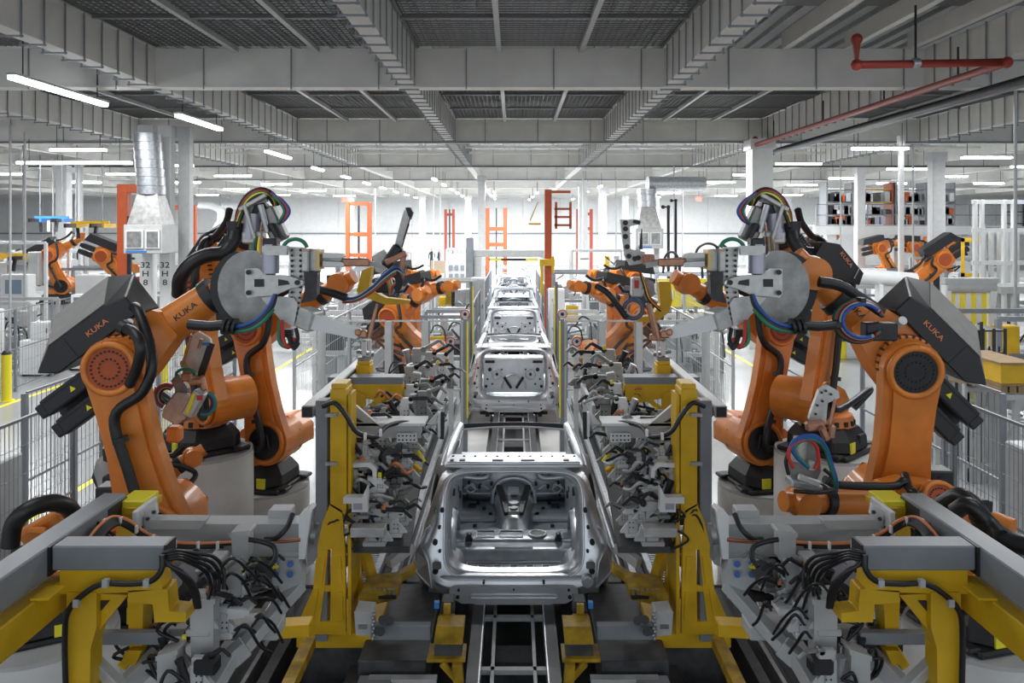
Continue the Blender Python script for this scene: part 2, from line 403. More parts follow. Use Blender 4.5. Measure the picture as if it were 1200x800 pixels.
    m.tube([p(-.5, .18, .59), p(.5, .18, .59), p(.5, .58, .59), p(-.5, .58, .59), p(-.5, .18, .59)], .011, 5, sp=False)
    ob('floor_bead', m, body, t)
    for sx in (-1, 1):
        ob('side_box', MB().prism([p(sx*.52, .12, .58), p(sx*.66, .12, .58), p(sx*.7, .12, .78), p(sx*.56, .12, .7)], V((0, .5, 0))), bodyin, t, bevel=.02)
        ob('latch', MB().box(p(sx*.5, .94, .70), .08, .06, .05).cyl(p(sx*.5, .9, .74), p(sx*.5, .98, .74), .03), darkm, t)
        ob('dark_slot', MB().box(p(sx*.5, .3, .592), .07, .05, .01), black, t)
    ob('floor_swage', MB().prism([p(-.22, .7, .66), p(.22, .7, .66), p(.14, .66, .62), p(-.14, .66, .62)], V((0, .05, .03))), body, t, bevel=.02, seg=2)
    # seat crossmember
    ob('seat_crossmember', MB().grid([[p(x, y, z) for x in (-.84, -.3, .3, .84)] for y, z in ((.9, .675), (.96, .69), (1.2, .70), (1.24, .64), (1.26, .46))]), bodyin, t, solid=.012)
    m = MB()
    for x0, x1 in ((-.42, -.22), (-.16, .1)): m.tube([p(x0, 1.0, .7), p(x1, 1.0, .7), p(x1, 1.17, .71), p(x0, 1.17, .71), p(x0, 1.0, .7)], .009, 5, sp=False)
    ob('crossmember_bead', m, body, t)
    ob('round_opening', MB().cyl(p(.27, 1.08, .685), p(.27, 1.08, .712), .085, n=24), black, t)
    ob('opening_rim', MB().tube([p(.27+.095*math.cos(a*PI/10), 1.08+.095*math.sin(a*PI/10), .712) for a in range(21)], .012, 6, sp=False), body, t)
    # front floor, tunnel
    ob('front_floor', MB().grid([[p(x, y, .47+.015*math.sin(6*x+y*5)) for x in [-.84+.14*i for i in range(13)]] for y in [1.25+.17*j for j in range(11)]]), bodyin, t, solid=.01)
    rows = []
    for y, r in ((1.25, .13), (1.8, .14), (2.4, .17), (2.75, .22), (2.95, .28)):
        rows.append([p(-r*1.25*math.cos(PI*i/10), y, .47+r*1.2*math.sin(PI*i/10)) for i in range(11)])
    ob('tunnel', MB().grid(rows), body, t, solid=.01)
    for sx in (-1, 1):
        ob('tunnel_brace', MB().bar(p(sx*.19, 2.6, .76), p(sx*.075, 1.9, .64), .085, .05), darkm, t, bevel=.01)
        m = MB()
        for y in (1.6, 2.1): ob('seat_mount', MB().box(p(sx*.5, y, .51), .55, .1, .07), bodyin, t, bevel=.02)
        m = MB()
        for k in range(7): m.cyl(p(sx*(.3+.09*(k % 4)), 1.5+.21*k, .46), p(sx*(.3+.09*(k % 4)), 1.5+.21*k, .505), .025, n=8)
        ob('floor_plug', m, darkm, t)
    ob('gear_bracket', MB().box(p(0, 1.8, .72), .14, .2, .04).cyl(p(0, 1.8, .7), p(0, 1.8, .76), .05), cast, t, bevel=.01)
    ob('tunnel_flange', MB().tube([p(-.29, 2.72, .5), p(-.27, 2.72, .66), p(-.17, 2.72, .79), p(0, 2.72, .835), p(.17, 2.72, .79), p(.27, 2.72, .66), p(.29, 2.72, .5)], .026, 8), body, t)
    ob('brace_plate', MB().box(p(0, 2.5, .735), .16, .3, .02).cyl(p(0, 2.1, .68), p(0, 2.1, .72), .06), bodyin, t, bevel=.01)
    # dash panel
    m = MB().grid([[p(x, 2.98-.10*(1-min(1, abs(x)/.8)**2)+.05*math.sin(z*7), z) for x in [-.84+.14*i for i in range(13)]] for z in (.45, .58, .72, .86, 1.0, 1.1)])
    ob('dash_panel', m, bodyin, t, solid=.01)
    ob('dash_beam', MB().tube([p(-.8, 2.72, .86), p(-.4, 2.72, .83), p(-.3, 2.72, .93), p(-.15, 2.7, 1.02), p(0, 2.7, 1.04), p(.15, 2.7, 1.02), p(.3, 2.72, .93), p(.4, 2.72, .83), p(.8, 2.72, .86)], .035, 8), body, t)
    for sx in (-1, 1):
        m = MB()
        for x, z, r in ((.38, .92, .075), (.66, .9, .07), (.58, .66, .06)): m.tube([p(sx*x+r*math.cos(a*PI/8), 2.83, z+r*math.sin(a*PI/8)) for a in range(17)], .014, 6, sp=False)
        m.tube([p(sx*.3, 2.8, .6), p(sx*.74, 2.8, .6), p(sx*.74, 2.8, .78), p(sx*.3, 2.8, .78), p(sx*.3, 2.8, .6)], .012, 6, sp=False)
        m.tube([p(sx*.34, 2.79, .66), p(sx*.42, 2.79, .72), p(sx*.5, 2.79, .65), p(sx*.58, 2.79, .72), p(sx*.68, 2.79, .66)], .012, 6, sp=False)
        ob('pressed_ring', m, body, t)
        m = MB()
        for x, z, r in ((.38, .92, .05), (.56, 1.02, .045), (.2, .98, .02), (.48, .83, .02), (.66, .9, .03), (.3, .74, .02), (.46, .7, .022), (.6, .76, .022), (.7, .68, .025), (.25, .62, .018), (.62, .58, .02), (.75, .98, .02)):
            m.cyl(p(sx*x, 2.74, z), p(sx*x, 2.82, z), r, n=10)
        ob('dash_hole', m, black, t)
    ob('cowl', MB().bb(-.8, .8, y0+2.7, y0+2.98, 1.07, 1.11), body, t, bevel=.02)
    # roof
    m = MB().bb(-.735, .735, y0+.38, y0+.80, 1.66, 1.695)
    ob('rear_roof_rail', m, body, t, bevel=.015, seg=2)
    m = MB()
    for x, w_ in ((-.17, .12), (.15, .15), (-.55, .06), (.56, .06), (-.66, .04)): m.box(p(x, .55, 1.697), w_, .05, .012)
    for i in range(12): m.cyl(p(-.66+.12*i, .7, 1.69), p(-.66+.12*i, .7, 1.703), .013, n=8)
    ob('roof_slot', m, black, t)
    ob('rail_bead', MB().tube([p(-.7, .43, 1.7), p(0, .41, 1.705), p(.7, .43, 1.7)], .016, 6), body, t)
    ob('windscreen_header', MB().tube([p(-.68, 1.78, 1.70), p(-.64, 1.83, 1.735), p(-.3, 1.86, 1.75), p(0, 1.87, 1.755), p(.3, 1.86, 1.75), p(.64, 1.83, 1.735), p(.68, 1.78, 1.70)], .035, 8), black, t)
    ob('header_flange', MB().tube([p(-.64, 1.76, 1.72), p(-.3, 1.79, 1.74), p(0, 1.8, 1.745), p(.3, 1.79, 1.74), p(.64, 1.76, 1.72)], .014, 6), body, t)
    for sx in (-1, 1):
        ob('window_seal', MB().tube([p(sx*.72, 1.82, 1.70), p(sx*.76, 1.2, 1.62), p(sx*.84, .82, 1.45), p(sx*.89, .72, 1.15)], .022, 6), black, t)
    return t
bodies = []
car0 = car(8.13, 'nearest bare silver car body, its open tail facing the camera', True)
for d, lb, g in ((16.5, 'second bare silver car body from the camera, showing its bulkhead', 0), (24.6, 'third bare silver car body up the line', 0),
              (32.8, 'fourth bare silver car body up the line, before the grey portal', 0), (41, 'fifth bare silver car body, small under the grey portal', 0), (49, 'farthest bare silver car body on the line', 0)):
    c = copy_tree(car0); c.location.y = d; c['label'] = lb; bodies.append(c)
# second body already has its rear bulkhead and roof bow: extra pressings
def bulkhead(y0, t):
    p = lambda x, y, z: V((x, y0+y, z))
    ob('bulkhead', MB().prism([p(-.62, .5, .72), p(.62, .5, .72), p(.63, .55, 1.42), p(-.63, .55, 1.42)], V((0, .03, 0))), body, t, bevel=.02, seg=2)
    m = MB()
    for sx in (-1, 1):
        m.tube([p(sx*.35+.1*math.cos(a*PI/8), .49, 1.1+.1*math.sin(a*PI/8)) for a in range(17)], .015, 6, sp=False)
    m.tube([p(.26*math.cos(a*PI/10), .48, .8+.3*math.sin(a*PI/10)) for a in range(11)], .02, 6, sp=False)
    ob('pressed_ring', m, body, t)
    m = MB()
    for sx in (-1, 1):
        for x, z, r in ((.5, 1.2, .04), (.35, 1.1, .03), (.55, 1.0, .02), (.45, .9, .02), (.25, 1.2, .018), (.58, .85, .03)): m.cyl(p(sx*x, .46, z), p(sx*x, .5, z), r, n=10)
        m.box(p(sx*.5, .5, 1.36), .2, .05, .05)
    ob('panel_hole', m, black, t)
    for sx in (-1, 1): ob('brace', MB().bar(p(sx*.2, .44, 1.05), p(sx*.05, .42, .82), .05, .05), darkm, t)
    return t
for c_ in bodies[:2]: bulkhead(c_.location.y, c_)
# ================================================================ conveyor
cv = thing('conveyor', (0, 20, 0), 'long central conveyor with black side rails running under the car bodies', 'conveyor')
for sx in (-1, 1):
    ob('side_rail', MB().bb(sx*.30, sx*.40, 3.5, 58, .22, .42), black, cv)
    ob('guide_bar', MB().bb(sx*.285, sx*.297, 3.5, 58, .22, .425), steel, cv)
    ob('roller_track', MB().bb(sx*.17, sx*.2, 3.5, 58, .3, .34), lgrey, cv)
    ob('support_plate', MB().bb(sx*.95, sx*.5, 9.2, 60, -.0, .12), conc, cv)
for i in range(28): ob('rung', MB().bb(-.29, .29, 4.2+i*.95, 4.26+i*.95, .3, .34) if i else MB().bb(-.29, .29, 4.2, 4.26, .3, .34), lgrey, cv)
for i in range(22):
    y = 5+i*2.4; ob('pedestal', MB().bb(-.2, .2, y, y+.3, -.02, .22), mach, cv)
for d in (8.13, 16.5, 24.6, 32.8, 41, 49):
    t = thing('skid', (0, d+1.5, .34), 'dark steel skid carrying %s' % {8.13: 'the nearest car body', 16.5: 'the second car body', 24.6: 'the third car body', 32.8: 'the fourth car body', 41: 'the fifth car body', 49: 'the farthest car body'}[d], 'skid')
    for sx in (-1, 1):
        ob('runner', MB().bb(sx*.5, sx*.58, d+.1, d+3, .3, .38), darkm, t)
        for yy in (.45, 2.6): ob('post', MB().bb(sx*.5, sx*.6, d+yy, d+yy+.1, .34, .5), darkm, t)
    for yy in (.3, 1.6, 2.7): ob('crossbar', MB().bb(-.7, .7, d+yy, d+yy+.08, .3, .36), darkm, t)
# ================================================================ robots
def robot(B0, S, E, W, label, k=1.0, fh=True, detail=2, box=True, group=None, hose=True, cabinet=None, om=None):
    om = om or orange
    B0 = V(B0); S = V(S); E = V(E); W = V(W)
    t = thing('industrial_robot', B0, label, 'robot', group)
    h = V((W.x-E.x, W.y-E.y, 0))
    if h.length < .05: h = V((S.x-E.x, S.y-E.y, 0))
    h.normalize(); n = Z.cross(h); c = -n if n.y > 0 else n         # c: lateral axis towards the hall's near end
    if abs(c.y) < .2 and c.x*B0.x > 0: c = -c
    pf = lambda o, a, b, l, x, y: o+x*(a*k)+y*(b*k)+c*(l*k)
    # base casting
    r0 = lambda a, b, z_: B0+h*(a*k)+c*(b*k)+Z*(z_*k)
    m = MB(); m.box(r0(0, 0, .03), .92*k, .92*k, .06*k, (h, c, Z))
    for a in (-1, 1):
        for b in (-1, 1): m.box(r0(a*.46, b*.3, .05), .16*k, .2*k, .05*k, (h, c, Z))
    ob('base_plate', m, black, t, bevel=.015)
    lo = [(-.42, -.26), (-.26, -.42), (.26, -.42), (.42, -.26), (.42, .26), (.26, .42), (-.26, .42), (-.42, .26)]
    m = MB(); vs = [r0(a, b, .06) for a, b in lo]+[r0(a*.98, b*.98, .2) for a, b in lo]+[r0(a*.74, b*.74, .34) for a, b in lo]
    m.add(vs, [tuple(range(8)), tuple(range(16, 24))]+[(i, (i+1) % 8, 8+(i+1) % 8, 8+i) for i in range(8)]+[(8+i, 8+(i+1) % 8, 16+(i+1) % 8, 16+i) for i in range(8)])
    ob('base_casting', m, black, t, bevel=.015)
    if detail > 1:
        m = MB().box(r0(.2, .415, .13), .12*k, .02, .13*k, (h, c, Z)); ob('warning_sticker', m, sticker, t)
        for a in (-.08, ): ob('base_pocket', MB().box(r0(a, .40, .2), .16*k, .06*k, .1*k, (h, c, Z)), rubber, t, bevel=.01)
    # rotating column
    m = MB().cyl(r0(0, 0, .33), r0(0, 0, .47), .33*k, .31*k, 28); ob('turntable', m, om, t, bevel=.01)
    if detail > 1:
        m = MB()
        for i in range(16):
            a = 2*PI*i/16; d_ = h*math.cos(a)+c*math.sin(a); m.box(B0+d_*(.325*k)+Z*(.385*k), .03*k, .05*k, .06*k, (d_, Z.cross(d_), Z))
        ob('vent_slot', m, black, t, kind='stuff')
    so = S-B0; sr = max(.1, so.dot(h))/k; sz = so.z/k; sl = so.dot(c)/k
    sr = min(sr, .45)
    pol = [(-.33, .46), (-.36, .6), (-.22, .75), (sr-.2, sz+.24), (sr+.08, sz+.27), (sr+.26, sz+.1), (sr+.26, sz-.12), (sr+.1, .5), (.3, .46)]
    ob('column_casting', MB().prism([r0(a, b2, z_) for a, z_, b2 in [(p_[0], p_[1], -.26) for p_ in pol]], c*(.4*k)), om, t, bevel=.05*k, seg=3)
    ob('shoulder_drum', MB().cyl(pf(S, 0, 0, -.3, h, Z), pf(S, 0, 0, .2, h, Z), .27*k, n=28), om, t, bevel=.02*k, seg=2)
    if detail: ob('axis_motor', MB().cyl(r0(-.2, -.1, .6), r0(-.2, -.1, .98), .11*k, n=16).box(r0(-.2, -.1, .95), .2*k, .2*k, .14*k, (h, c, Z)), black, t, bevel=.015)
    # link arm: tapered plate with round ends
    ax = (E-S); L = ax.length; ax = ax/L; py = c.cross(ax).normalized()
    RS, RE = .29*k, .235*k; cs = c-ax*c.dot(ax); cs.normalize()
    def outl(rs, re, off, waist):
        o = []
        for i in range(13):
            a = PI/2+PI*i/12; o.append(S+ax*(rs*math.cos(a))+py*(rs*math.sin(a))+cs*off)
        for f_, q in ((.25, 1), (.5, 1), (.75, 1)): o.append(S+ax*(L*f_)-py*((rs+(re-rs)*f_)*(1-waist*math.sin(PI*f_)))+cs*off)
        for i in range(13):
            a = -PI/2+PI*i/12; o.append(E+ax*(re*math.cos(a))+py*(re*math.sin(a))+cs*off)
        for f_ in (.75, .5, .25): o.append(S+ax*(L*f_)+py*((rs+(re-rs)*f_)*(1-waist*math.sin(PI*f_)))+cs*off)
        return o
    lk = ob('link_arm', MB().prism(outl(RS, RE, .10*k, .22), cs*(.15*k)), om, t, bevel=.03*k, seg=3)
    ob('link_rib', MB().prism(outl(RS*.8, RE*.7, .24*k, .3), cs*(.05*k)), om, lk, bevel=.02*k, seg=2)
    for q, rr, nm in ((S, RS, 'shoulder_ring'), (E, RE, 'elbow_ring')):
        m = MB(); pts = [q+cs*(.29*k)+(ax*math.cos(2*PI*i/28)+py*math.sin(2*PI*i/28))*(rr*.84) for i in range(29)]
        m.tube(pts, .028*k, 8, sp=False); ob(nm, m, om, t)
    ob('shoulder_motor', MB().cyl(S+cs*(.2*k), S+cs*(.305*k), RS*.72, n=24).box(S+cs*(.31*k), .2*k, .16*k, .04*k, (ax, py, cs)), black, t, bevel=.012)
    ob('elbow_cap', MB().cyl(E+cs*(.2*k), E+cs*(.295*k), RE*.74, n=24), (orange2 if om is orange else om) if fh or hose else black, t)
    if detail > 1:
        m = MB()
        for rr in (.34, .6):
            for i in range(int(rr*46)): a = 2*PI*i/int(rr*46); m.cyl(E+cs*(.295*k)+(ax*math.cos(a)+py*math.sin(a))*RE*rr, E+cs*(.305*k)+(ax*math.cos(a)+py*math.sin(a))*RE*rr, .009*k, n=5)
        ob('bolt', m, black, t, kind='stuff')
    # forearm
    fd = (W-E); LF = fd.length; fd = fd/LF; lf = LF/k; u = fd.cross(c); u = -u if u.z < 0 else u; u.normalize(); cc = c-fd*c.dot(fd); cc.normalize()
    q = lambda a, b, l: E+fd*(a*k)+u*(b*k)+cc*(l*k)
    pol = [(-.3, -.2), (-.3, .16), (-.2, .25), (.2, .27), (.46, .2), (.5, .15), (.5, -.09), (.1, -.22), (-.2, -.26)]
    ob('arm_casting', MB().prism([q(a, b, -.27) for a, b in pol], cc*(.34*k)), om, t, bevel=.04*k, seg=3)
    ob('elbow_drum', MB().cyl(q(0, 0, -.2), q(0, 0, .14), .24*k, n=28), om, t, bevel=.02*k, seg=2)
    if detail > 1:
        m = MB()
        for i in range(26): a = 2*PI*i/26; d_ = fd*math.cos(a)+u*math.sin(a); m.box(q(0, 0, .12)+d_*(.225*k), .04*k, .02*k, .05*k, (d_, cc.cross(d_), cc))
        ob('flange_bolt', m, black, t, kind='stuff')
    te = max(.55, lf-.32); off = .03
    ob('arm_tube', MB().cyl(q(.42, off, -.1), q(te, off*.5, -.1), .165*k, .14*k, 28), om, t, bevel=.01)
    ob('wrist_collar', MB().cyl(q(te-.05, off*.5, -.1), q(te+.035, off*.5, -.1), .158*k, n=28), black, t, bevel=.012)
    ob('wrist_neck', MB().cyl(q(te+.03, 0, -.1), q(lf-.05, 0, -.08), .115*k, .10*k, 20), om, t)
    ob('wrist_ball', MB().sph(q(lf, 0, -.05), .15*k, 20, 14).cyl(q(lf, 0, -.17), q(lf, 0, .1), .135*k, n=24), om, t, bevel=.01)
    ob('tool_flange', MB().cyl(q(lf+.05, 0, -.05), q(lf+.2, 0, -.05), .1*k, n=20), om, t)
    nm = 3 if detail > 1 else 2
    for i, (b, l) in enumerate(((.07, .02), (-.13, .0), (-.02, -.24))[:nm]):
        m = MB().box(q(-.5, b, l), .4*k, .15*k, .17*k, (fd, u, cc)).box(q(-.72, b, l), .1*k, .12*k, .13*k, (fd, u, cc))
        mo = ob('arm_motor', m, black, t, bevel=.014*k, seg=2)
        if detail > 1:
            m = MB()
            for s_ in (-.05, .05): m.box(q(-.5, b+s_, l+.088), .36*k, .012*k, .01*k, (fd, u, cc))
            ob('motor_rib', m, darkm, mo, kind='stuff')
            ob('motor_label', MB().prism([q(-.44, b-.02, l+.09), q(-.39, b-.02, l+.09), q(-.415, b+.025, l+.09)], cc*.004), sticker, mo)
    if box:
        pol = [(-.56, .33), (-.36, .45), (.2, .45), (.38, .41), (.38, .24), (-.42, .23)] if detail > 1 else [(-.7, .25), (-.6, .5), (.3, .5), (.3, .25)]
        up = lambda a, b: (.27 if b > .42 else .2 if b > .3 else 0) if detail > 1 else 0
        nb = len(pol); m = MB(); m.add([q(a, b, .12) for a, b in pol]+[q(a, b+up(a, b), -.34) for a, b in pol], [tuple(range(nb)), tuple(range(nb, 2*nb))[::-1]]+[(i, nb+i, nb+(i+1) % nb, (i+1) % nb) for i in range(nb)])
        bx = ob('supply_box', m, black, t, bevel=.01)
        if detail > 1:
            lid = [(-.54, .33), (-.36, .45), (.2, .45)]; m = MB()
            m.grid([[q(a, b+.006+(up(a, b)*(.12-l)/.46), l) for a, b in lid] for l in (.10, -.33)], sm=False)
            ob('box_lid', m, boxtop, bx, solid=.006)
            m = MB()
            for a in (-.3, -.1, .1): m.box(q(a, .55, -.05), .08*k, .01*k, .015*k, (fd, u, cc))
            ob('lid_catch', m, black, bx, kind='stuff')
            rd = fd if cc.dot(fd.cross(u)) > 0 else -fd
            text('lettering', 'KUKA', orangec, bx, q(.05, .345, .122), rd, u, .062*k)
            ob('box_seam', MB().box(q(-.22, .34, .122), .006*k, .2*k, .006*k, (fd, u, cc)), darkm, bx)
            if lf > .95: text('lettering', 'KUKA', black, t, q((.5+te)/2-.02, .03, .056), rd, u, .066*k)
    if hose:
        rr = .042*k if detail > 1 else .035*k
        hs = h
        m = MB().tube([r0(-.35, .2, .5), r0(-.5, .35, .75), S+cs*(.42*k)-py*.0+ax*(-.05*k), S+ax*(L*.35)+cs*(.38*k), S+ax*(L*.72)+cs*(.36*k)-hs*(.02*k), S+ax*(L*.88)+cs*(.38*k)+h*(.26*k), E+h*(.36*k)+cs*(.36*k)+Z*(.1*k), q(.42, .24, .2), q(.3, .33, -.02)], rr, 10)
        ob('supply_hose', m, rubber, t)
        m = MB()
        for f_ in (.2, .6): m.cyl(S+ax*(L*f_)+cs*(.39*k)-ax*.02, S+ax*(L*f_)+cs*(.39*k)+ax*.02, rr*1.5, n=12)
        ob('hose_clamp', m, black, t, kind='stuff')
        if fh: m = MB().tube([q(.36, .24, .1), q(.42, .3, .1), q(.55, .24, .1), q(te, .23, .1), q(te+.2, .28, .12)], rr, 10)
        if fh: ob('forearm_hose', m, rubber, t)
    if detail > 1:
        ob('rest_buffer', MB().cyl(q(.3, .16, .16), q(.33, .2, .26), .035*k, n=12), white, t)
    return t
def pedestal(c, r, z, label, sq=False):
    o = thing('pedestal', (c.x, c.y, 0), label, 'pedestal')
    if sq: ob('block', MB().bb(c.x-r, c.x+r, c.y-r, c.y+r, 0, z-.03), conc, o, bevel=.01)
    else:
        ob('drum', MB().cyl((c.x, c.y, 0), (c.x, c.y, z-.03), r, n=56), conc, o)
    ob('top_plate', MB().cyl((c.x, c.y, z-.03), (c.x, c.y, z), r*.985, n=56) if not sq else MB().bb(c.x-r*.95, c.x+r*.95, c.y-r*.95, c.y+r*.95, z-.03, z), lgrey, o)
    return o
SD = {-1: 'left', 1: 'right'}
def zat(x, y, z, d=None): return z
for side in (-1, 1):
    p = LP(side); nm = SD[side]
    # A: big front robots
    if side < 0: S, E, W = p(192, 612, 6.8), p(146, 424, 6.75), p(283, 322, 6.8)
    else: S, E, W = p(1204-1038, 592, 6.9), p(1204-1056, 424, 6.75), p(1204-952, 320, 6.8)
    b = V((S.x+(-.30), S.y+.05, S.z-.74)) if side < 0 else V((S.x+.3, S.y+.05, S.z-.74))
    robot(b, S, E, W, 'big orange front robot at the %s, black box lettered KUKA on its raised elbow' % nm, 1.0, fh=False, hose=side < 0)
    pedestal(b, .62, b.z, 'concrete pedestal under the big front %s robot' % nm)
    # B: second robots
    S, E, W = p(264, 468, 8.7), p(248, 322, 8.9), p(292, 262, 8.3)
    b = V((S.x-side*(-.28) , S.y+.2, S.z-.62))
    b = V((p(233, 466, 8.9).x, 8.95, S.z-.60))
    robot(b, S, E, W, 'orange robot on the taller %s pedestal, wrist raised behind the front robot' % nm, .86, box=side < 0)
    pedestal(b, .56, b.z, 'tall pale concrete drum under the second %s robot' % nm)
    # C: third robots
    S, E, W = p(323, 515, 9.5), p(302, 385, 9.7), p(398, 332, 9.5)
    b = V((p(303, 500, 9.7).x, 9.85, S.z-.62))
    robot(b, S, E, W, 'orange robot on the lower pedestal at the %s reaching its wrist toward the line' % nm, .9)
    pedestal(b, .56, b.z, 'lower pale concrete drum under the third %s robot' % nm)
# F: low robots
p = LP(1)
fr = robot(p(55, 738, 5.9), p(72, 682, 6.05), p(118, 596, 6.3), p(262, 590, 6.0), 'low orange robot at the right, level forearm, round wrist below coloured cables', .75, box=False)
pedestal(p(55, 738, 5.9), .52, p(55, 738, 5.9).z, 'pale concrete drum in the lower right corner of the photo')
p = LP(-1)
fl = robot(p(48, 738, 5.9), p(70, 688, 6.0), p(172, 572, 7.7), p(226, 536, 7.9), 'low orange robot on the left, its forearm passing behind the big front robot', .62, box=True)
pedestal(p(48, 738, 5.9), .52, p(48, 738, 5.9).z, 'pale concrete drum in the lower left corner of the photo')
ob('base_hose', MB().tube([P(12, 640, 5.5), P(16, 615, 5.5), P(32, 598, 5.5), P(58, 589, 5.6), P(78, 593, 5.7), P(87, 604, 5.8)], .06, 12), rubber, fl)
m = MB().prism([P(x, y, 7.5) for x, y in ((120, 526), (162, 530), (162, 548), (134, 548), (121, 541))], V((0, .06, 0)))
o_ = ob('rear_box', MB().prism([P(x, y, 7.5) for x, y in ((120, 526), (133, 529), (166, 530), (166, 545), (134, 545), (121, 540))], V((0, .5, 0))), black, fl, bevel=.012)
ob('rear_box_lid', MB().prism([P(120, 526, 7.5), P(133, 529, 7.5), P(166, 530, 7.5), P(166, 509, 8.0), P(140, 507, 8.0), P(128, 514, 8.0)], V((0, 0, .012))), boxtop, o_)
ob('rear_motor', MB().box(P(142, 562, 7.6), .22, .3, .15).box(P(156, 556, 7.6), .2, .25, .1), black, fl, bevel=.02, seg=2)
for x in (128, 137): ob('motor_plug', MB().cyl(P(x, 568, 7.45), P(x, 576, 7.45), .016, n=8), copper, fl)
ob('shoulder_cover', MB().bar(P(26, 632, 5.75), P(74, 606, 5.85), .12, .14).box(P(44, 622, 5.7), .14, .06, .06), orange, fl, bevel=.03, seg=2)
ob('base_hose', MB().tube([P(1104, 592, 5.7), P(1124, 582, 5.6), P(1140, 592, 5.5), P(1160, 618, 5.4), P(1185, 634, 5.3), P(1215, 642, 5.2)], .065, 12), rubber, fr)
ob('base_hose', MB().tube([P(1118, 600, 5.5), P(1135, 592, 5.45), P(1158, 612, 5.4), P(1172, 628, 5.3)], .055, 12), rubber, fr)
ob('shoulder_cover', MB().cyl(P(1162, 612, 5.7), P(1186, 622, 5.6), .085, n=20), orange, fr, bevel=.01)
ob('forearm_hose', MB().tube([P(960, 330, 6.5), P(985, 335, 6.5), P(1010, 350, 6.5), P(1034, 366, 6.5)], .045, 10), rubber, bpy.data.objects['industrial_robot.003'])
fA = bpy.data.objects['industrial_robot']
ob('elbow_hose', MB().tube([P(146, 384, 6.4), P(158, 390, 6.3), P(165, 408, 6.25), P(160, 432, 6.3), P(152, 450, 6.4)], .042, 10), rubber, fA)
ob('hose_socket', MB().cyl(P(143, 382, 6.42), P(149, 386, 6.4), .06, n=14), black, fA)
# middle distance robots beyond the mesh fence
for side in (-1, 1):
    p = LP(side); nm = SD[side]
    for S, E, W, lb in ((p(506, 415, 15.5), p(462, 368, 15.6), p(492, 345, 15.3), 'orange robot leaning back behind the glazed fence %s of the line'),
                        (p(486, 402, 16.8), p(488, 345, 16.9), p(528, 335, 16.5), 'second orange robot standing upright behind the glazed fence %s of the line'),
                        (p(472, 378, 20.5), p(466, 328, 20.6), p(505, 322, 20.2), 'farther orange robot with black boxes behind the fence %s of the line')):
        k = min(1.35, (E-S).length/1.15)
        b = V((S.x+side*.25, S.y+.1, max(.35, S.z-.66*k)))
        if 'leaning' in lb and side < 0: pass
        robot(b, S, E, W, lb % nm, k, detail=1)
        o = thing('robot_riser', (b.x, b.y, 0), 'grey steel riser under the '+(lb % nm).replace('orange robot ', 'robot ').replace(' of the line', ''), 'riser'); ob('column_block', MB().bb(b.x-.45, b.x+.45, b.y-.45, b.y+.45, 0.04, b.z), lgrey, o, bevel=.02); ob('foot_plate', MB().bb(b.x-.6, b.x+.6, b.y-.6, b.y+.6, 0, .04), grey, o)
# robots of the neighbouring lines
far = [((-20.5, 30), 'orange robot with a black hood far left', 1, .3), ((-17.2, 30.5), 'orange robot bending to the right far left', 1, -.2), ((-18.2, 20.5), 'small orange robot with black arm beside the left fence', -1, .4),
       ((-13.9, 29), 'orange robot hanging below a yellow frame left of the white column', 1, .9), ((-16.0, 21.3), 'orange robot with a white gripper behind the left fence', 1, .1),
       ((18.2, 40), 'orange robot with a black hood under the mezzanine', 1, .2), ((20.5, 41), 'yellow-orange robot under the mezzanine beam', 1, .5), ((22.3, 42), 'orange robot behind the wide grey column', -1, .1),
       ((12.8, 26), 'orange robot leaning right beyond the white cabinets', -1, 1.2), ((16.5, 44), 'orange robot at the left end of the mezzanine', 1, 0)]
for (x, y), lb, dr, tilt in far:
    b = V((x, y, .9 if y < 25 else 1.3)); S = b+V((dr*.3, 0, .7)); E = S+V((-dr*.5*(1+tilt), -.2, 1.15)); W = E+V((dr*1.1, .1, .45-tilt))
    robot(b, S, E, W, lb, 1.15 if y > 25 else .9, detail=0)
    o = thing('robot_riser', (x, y, 0), 'grey riser under the '+lb, 'riser'); ob('column_block', MB().bb(x-.4, x+.4, y-.4, y+.4, .04, b.z), lgrey, o, bevel=.02); ob('foot_plate', MB().bb(x-.5, x+.5, y-.5, y+.5, 0, .04), grey, o)
